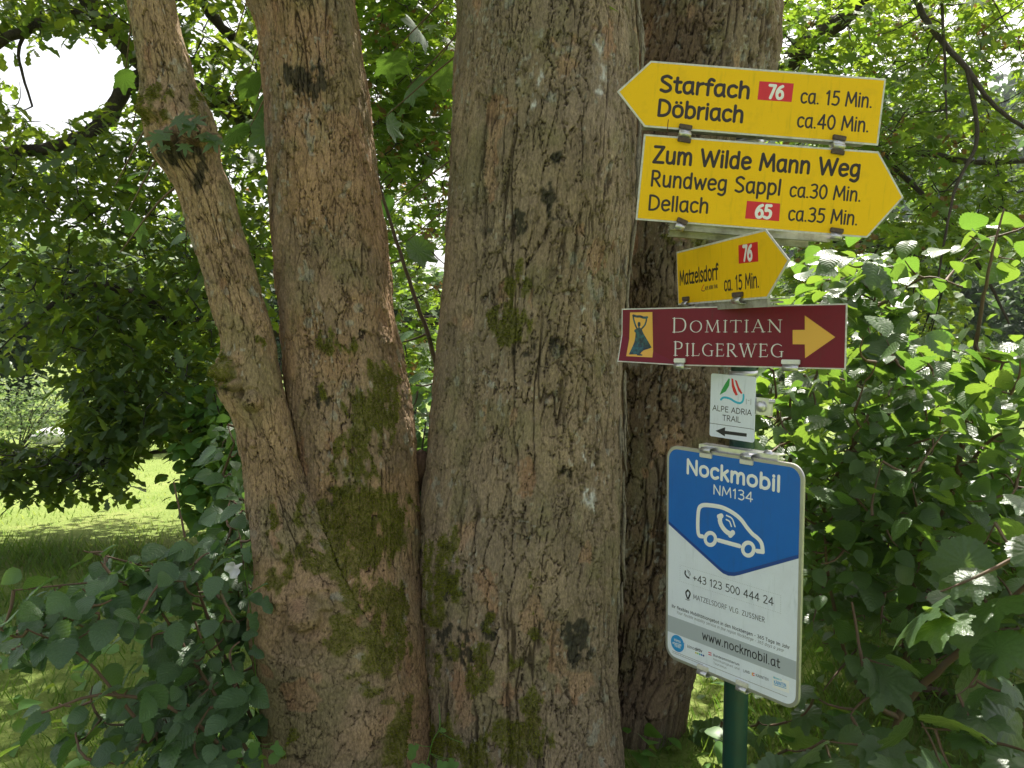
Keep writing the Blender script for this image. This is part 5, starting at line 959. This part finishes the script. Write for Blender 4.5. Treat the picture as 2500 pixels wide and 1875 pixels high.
def serif_text(s, txt, p0, p1, cap_big, cap_small, m):
    a = s.L(*p0); b = s.L(*p1); kb = abs(s.L(p0[0], p0[1]-cap_big)[1]-a[1])/70; ks = abs(s.L(p0[0], p0[1]-cap_small)[1]-a[1])/70; gap = 9
    tot = sum((SER[ch][0]+gap)*(kb if i == 0 else ks)/ks for i, ch in enumerate(txt))-gap; d = b-a; Lt = np.linalg.norm(d); dx = d/Lt; dz = np.array([-dx[1], dx[0]]); sx = Lt/tot; x = 0; acc = Acc()
    for i, ch in enumerate(txt):
        w_, bars, curves, serifs = SER[ch]; f = kb/ks if i == 0 else 1; fx = sx*f; fz = ks*f; pt = lambda u, v: a+(x+u*fx)*dx+v*fz*dz
        for (u0, v0), (u1, v1), wt in bars: stroke_mesh(acc, [pt(u0, v0), pt(u1, v1)], wt*fz*.5, -.0022, .0003)
        for cv in curves: q = smooth_line(np.array([pt(c[0], c[1]) for c in cv]), 4); stroke_mesh(acc, q, np.interp(np.linspace(0, 1, len(q)), np.linspace(0, 1, len(cv)), [c[2]*fz*.5 for c in cv]), -.0022, .00028)
        for u0, u1, v in serifs: stroke_mesh(acc, [pt(u0, v), pt(u1, v)], 1.5*fz, -.0022, .00026)
        x += (w_+gap)*fx
    link('lettering', s.fin(acc.mesh('lettering', m)), s.root)
serif_text(s, 'DOMITIAN', z3(577, 968), z3(1538, 965), 34.5, 27.5, M_pale); serif_text(s, 'PILGERWEG', z3(588, 1170), z3(1549, 1185), 34, 29.5, M_pale)
s.warp = None
s.clip(*z3(650, 1240), m1=M_alu, wdt=.026); s.clip(*z3(1615, 1255), m1=M_alu, wdt=.036); s.rail(-.13, .16, -H+.010, y=.002)
# --- sign 5
s = Sign('trail_sign', 'small white plate with green, red and blue emblem and left arrow, reading Alpe Adria Trail', (.5266, 1.90, 1.3914), -53.84, 0, .52)
def rrect(W, H, r, n=6):
    out = []
    for cx, cz, a0 in ((W-r, H-r, 0), (-W+r, H-r, 90), (-W+r, -H+r, 180), (W-r, -H+r, 270)):
        for k_ in range(n+1): a = math.radians(a0+90*k_/n); out.append((cx+r*math.cos(a), cz+r*math.sin(a)))
    return out
W, H = .1315/2, .1546/2
s.poly('plate', rrect(W, H, .006), .001, -.0015, M_face, bevel=.0005)
q5 = lambda l: [z5(*p) for p in l]
s.pxpoly('emblem_green', q5([(575, 140), (584, 143), (578, 195), (552, 240), (505, 268), (522, 225), (548, 180)]), -.0014, -.0019, M_green)
s.pxpoly('emblem_red', q5([(596, 140), (609, 142), (616, 190), (646, 268), (630, 273), (610, 240), (599, 200)]), -.0014, -.0019, M_red); s.pxpoly('emblem_red', q5([(623, 152), (637, 157), (656, 210), (682, 254), (671, 261), (650, 235), (634, 192)]), -.0014, -.0019, M_red)
s.strokes('emblem_wave', [(q5([(514, 304), (530, 290), (555, 289), (590, 300), (625, 322), (660, 332), (682, 318), (690, 290), (690, 268)]), .0026)], M_cyan, y0=-.0016)
s.text('ALPE ADRIA', z5(449, 386), z5(752, 428), 12.6, 9, M_ink, y0=-.0016, th=.0002); s.text('TRAIL', z5(525, 464), z5(667, 483), 12.8, 9, M_ink, y0=-.0016, th=.0002)
s.strokes('line', [(q5([(428, 487), (768, 536)]), .0006)], M_ink, y0=-.0016, th=.0002); s.pxpoly('arrow', q5([(472, 547), (547, 520), (545, 547), (715, 568), (714, 594), (545, 573), (545, 591)]), -.0014, -.0019, M_ink)
s.strokes('scuff_marks', [(q5([(712, 300), (711, 340)]), .0005), (q5([(725, 310), (735, 312)]), .0005), (q5([(748, 300), (746, 345)]), .0005)], M_greyink, y0=-.0016, th=.0002)
x5, z5_ = s.L(*z5(832, 360)); bm = bmesh.new(); bmesh.ops.create_cube(bm, size=1)
for v in bm.verts: v.co = Vector((v.co.x*.052+x5+.0, v.co.y*.004+.004, v.co.z*.040+z5_))
bmesh.ops.bevel(bm, geom=bm.edges[:], offset=.0015, segments=2, affect='EDGES'); me = bpy.data.meshes.new('clamp'); bm.to_mesh(me); bm.free(); me.materials.append(M_alu); cl = link('clamp', me, s.root)
V, F = tube_data([(x5-.003, .002, z5_), (x5-.003, -.003, z5_), (x5-.003, -.006, z5_), (x5-.003, -.0072, z5_)], [.013, .0128, .009, .0005], 24); link('bolt_head', new_mesh('bolt', V, F, M_alu, smooth=True), cl)
V, F = tube_data([(x5+.018, .0, z5_+.014), (x5+.03, .006, z5_+.014)], .005, 8); link('clamp_lug', new_mesh('lug', V, F, M_alu, smooth=True), cl)
# --- sign 6
s = Sign('stop_sign_board', 'tall blue and white mobility service board with rounded corners, reading Nockmobil NM134', (.5164, 1.86, 1.0082), -51.7, .3, -.27)
W, H = .3851/2, .5546/2; bi = .0085
s.poly('frame', rrect(W, H, .034, 8), .0045, -.0025, dirty(mat('brushed_frame', rough=.4, metal=.6), (.42, .41, .39), (.34, .33, .31), 40), bevel=.0015)
Wi, Hi = W-bi, H-bi; s.poly('face', rrect(Wi, Hi, .027, 8), -.0020, -.0030, M_face)
L6 = lambda x, y: tuple(s.L(*z5(x, y)))
pl, pm1, pm2, pm3, pr_ = L6(107, 1245), L6(505, 1600), L6(580, 1642), L6(660, 1636), L6(1112, 1506)
top = [q for q in rrect(Wi, Hi, .027, 8) if q[1] > 0]
def vfield(dz, y, m, nm):
    pts = [q for q in top]+[(-Wi, pl[1]-dz)]+[(p[0], p[1]-dz) for p in (L6(500, 1600), L6(535, 1628), L6(575, 1645), L6(620, 1648), L6(660, 1640))]+[(Wi, pr_[1]-dz)]
    s.poly(nm, pts, -.0028, y, m)
vfield(.009, -.0034, M_navy, 'blue_field_border'); vfield(0, -.0038, M_blue, 'blue_field')
y6 = -.0039
s.text('Nockmobil', z5(250, 873), z5(978, 1018), (31, 38), 13, M_wht, y0=y6, gap=7, th=.0004); s.text('NM134', z5(457, 1036), z5(767, 1102), (22, 23.5), 8, M_wht, y0=y6, th=.0003)
w5 = .0052
s.strokes('van_outline', [(q5([(375, 1368), (350, 1362), (341, 1335), (338, 1280), (340, 1210), (347, 1155), (365, 1131), (400, 1124), (470, 1131), (530, 1144), (590, 1172), (640, 1205), (680, 1243), (720, 1298), (762, 1347), (800, 1378), (828, 1410), (840, 1445), (844, 1488)]), w5), (q5([(844, 1488), (800, 1482)]), w5), (q5([(498, 1398), (662, 1443)]), w5)], M_wht, y0=y6)
def ring(cx, cy_, rx, ry): return [z5(cx+rx*math.cos(a), cy_+ry*math.sin(a)) for a in np.linspace(0, T2, 21)]
s.strokes('van_wheel', [(ring(436, 1388, 40, 47), .0048)], M_wht, y0=y6); s.strokes('van_wheel', [(ring(731, 1467, 43, 50), .0048)], M_wht, y0=y6)
s.strokes('phone_symbol', [(q5([(512, 1222), (512, 1255), (530, 1295), (560, 1330), (595, 1352)]), .0062), (q5([(503, 1215), (522, 1208)]), .006), (q5([(590, 1360), (612, 1338)]), .006), (q5([(560, 1237), (585, 1252), (600, 1290)]), .0018), (q5([(562, 1205), (605, 1230), (628, 1292)]), .0018)], M_wht, y0=y6)
q6 = lambda l: [z6(*p) for p in l]
yw = -.0031
s.text('+43 123 500 444 24', z6(300, 186), z6(935, 380), (17, 19), 8.5, M_ink, y0=yw, gap=6, th=.0002); s.text('MATZELSDORF VLG. ZUSSNER', z6(304, 326), z6(866, 512), (10.5, 12.5), 8, M_ink, y0=yw, gap=8, th=.0002)
s.text('Ihr flexibles Mobilitätsangebot in den Nockbergen - 365 Tage im Jahr', z6(136, 392), z6(1062, 722), (6.8, 8.4), 11, M_ink, y0=yw, gap=9, th=.0002, name='small_lettering')
s.text('Your flexible mobility service in the region Nockberge - 365 days a year', z6(172, 440), z6(1015, 745), (6.2, 8), 7.5, M_greyink, y0=yw, gap=9, slant=.2, th=.0002, name='small_lettering')
xa, za = s.L(*z6(100, 450)); xb, zb = s.L(*z6(1097, 812)); xc, zc = s.L(*z6(1095, 957)); xd, zd = s.L(*z6(100, 577))
s.poly('grey_band', [(-Wi+.0002, za), (Wi-.0002, zb), (Wi-.0002, zc), (-Wi+.0002, zd)], -.0028, -.0033, M_band)
s.text('www.nockmobil.at', z6(375, 640), z6(985, 870), (19, 23), 9.5, M_ink, y0=-.0034, gap=8, th=.0002)
s.strokes('phone_icon', [(q6([(242, 108), (240, 128), (252, 150), (270, 162)]), .0022), (q6([(262, 112), (272, 128), (276, 148)]), .0007), (q6([(258, 100), (276, 115), (284, 140)]), .0007)], M_ink, y0=yw)
s.strokes('map_pin', [(q6([(262, 258), (247, 275), (250, 297), (262, 325), (274, 302), (279, 280), (262, 258)]), .0022), (q6([(243, 328), (262, 337), (278, 334)]), .0007)], M_ink, y0=yw)
dots = []
for a, b in (((200, 60), (990, 300)), ((990, 300), (990, 440)), ((990, 440), (198, 187)), ((198, 187), (200, 60))):
    n = int(math.hypot(b[0]-a[0], b[1]-a[1])/14)
    for i in range(n): q = (a[0]+(b[0]-a[0])*i/n, a[1]+(b[1]-a[1])*i/n); dots.append((q6([q, (q[0]+3, q[1])]), .00045))
s.strokes('dotted_outline', dots, mat('dots', (.3, .32, .34), .5), y0=yw, th=.0001)
def disc(cx, cy_, r, m, nm):
    x, z = s.L(*z6(cx, cy_)); s.poly(nm, [(x+r*math.cos(a), z+r*math.sin(a)) for a in np.linspace(0, T2, 25)[:-1]], -.0029, -.0034, m)
disc(180, 677, .0215, M_skyblue, 'round_logo')
s.text('klima', z6(155, 655), z6(205, 672), 6, 10, M_wht, y0=-.0035, th=.0002, name='logo_lettering'); s.text('energie', z6(143, 678), z6(212, 700), 6, 10, M_wht, y0=-.0035, th=.0002, name='logo_lettering'); s.text('fonds', z6(158, 700), z6(205, 716), 6, 10, M_wht, y0=-.0035, th=.0002, name='logo_lettering'); s.text('+', z6(222, 684), z6(236, 688), 6, 12, M_skyblue, y0=yw, th=.0002, name='logo_lettering')
s.text('klima', z6(258, 708), z6(312, 727), 7, 8, M_ink, y0=yw, th=.0002, name='logo_lettering'); s.text('aktiv', z6(316, 728), z6(374, 748), 7, 14, M_ink, y0=yw, th=.0002, name='logo_lettering')
for i, c in enumerate([(.6, .5, .1), (.3, .55, .1), (.05, .4, .4), (.02, .15, .5), (.05, .05, .2)]): disc(325+i*15, 750+i*5.5, .0024, mat('dot_print', c, .5), 'logo_dot')
for k_, m in ((0, M_red), (2, M_red)): s.pxpoly('flag_stripe', q6([(423, 742+k_*8), (447, 750+k_*8), (447, 757+k_*8), (423, 749+k_*8)]), -.0029, -.0033, m)
s.text('Bundesministerium', z6(462, 775), z6(667, 852), (5, 5.6), 11, M_ink, y0=yw, gap=9, th=.0002, name='logo_lettering'); s.text('Nachhaltigkeit und', z6(462, 806), z6(667, 886), (5, 5.6), 7, M_greyink, y0=yw, gap=9, th=.0002, name='logo_lettering'); s.text('Tourismus', z6(462, 837), z6(565, 878), (5, 5.6), 7, M_greyink, y0=yw, gap=9, th=.0002, name='logo_lettering')
s.text('LAND', z6(697, 900), z6(750, 917), 6, 9, M_ink, y0=yw, th=.0002, name='logo_lettering'); s.text('KÄRNTEN', z6(796, 935), z6(895, 972), 6.4, 9, M_ink, y0=yw, th=.0002, name='logo_lettering')
s.pxpoly('crest_stripe', q6([(765, 903), (773, 906), (773, 932), (765, 926)]), -.0029, -.0033, M_ochre); s.pxpoly('crest_stripe', q6([(774, 906), (786, 910), (786, 917), (774, 913)]), -.0029, -.0033, M_red); s.pxpoly('crest_stripe', q6([(774, 921), (786, 926), (786, 934), (774, 929)]), -.0029, -.0033, M_red)
s.pxpoly('logo_card', q6([(926, 928), (1058, 975), (1058, 1068), (926, 1020)]), -.0029, -.0033, M_wht); s.text('Willkommen fur', z6(932, 948), z6(1000, 970), 4.5, 9, M_cyan, y0=-.0034, th=.0002, name='logo_lettering'); s.text('KÄRNTEN', z6(940, 992), z6(1035, 1020), 8, 12, M_skyblue, y0=-.0034, th=.0002, name='logo_lettering'); s.strokes('logo_line', [(q6([(940, 1000), (1035, 1030)]), .0007)], M_skyblue, y0=-.0034)
rr_ = random.Random(3)
for k_, (a, b) in enumerate((((140, 735), (1055, 1102)), ((142, 748), (380, 845)))):
    lst = []; t_ = 0; Lp = math.hypot(b[0]-a[0], b[1]-a[1])
    while t_ < Lp-12:
        w_ = rr_.uniform(8, 26); f0, f1 = t_/Lp, min(1, (t_+w_)/Lp); lst.append((q6([(a[0]+(b[0]-a[0])*f0, a[1]+(b[1]-a[1])*f0), (a[0]+(b[0]-a[0])*f1, a[1]+(b[1]-a[1])*f1)]), .0007)); t_ += w_+5
    s.strokes('fine_print', lst, mat('fine_print', (.28, .28, .29), .5), y0=yw, th=.0001)
for p, up in ((z5(405, 715), True), (z5(722, 765), True), (z6(383, 890), False), (z6(692, 1015), False)):
    s.clip(*p, up=up, m1=M_padwhite, wdt=.030 if up else .028)
for zc_ in (H+.004, -H+.016):
    s.rail(-.10, .12, zc_, h=.014, y=.008, d=.03, m=M_alu)
x6, zz6 = s.L(*z5(845, 740)); V, F = tube_data([(x6, .02, zz6), (x6, .012, zz6), (x6, .008, zz6)], [.012, .012, .001], 6); link('bolt_head', new_mesh('bolt', V, F, M_alu), s.root)
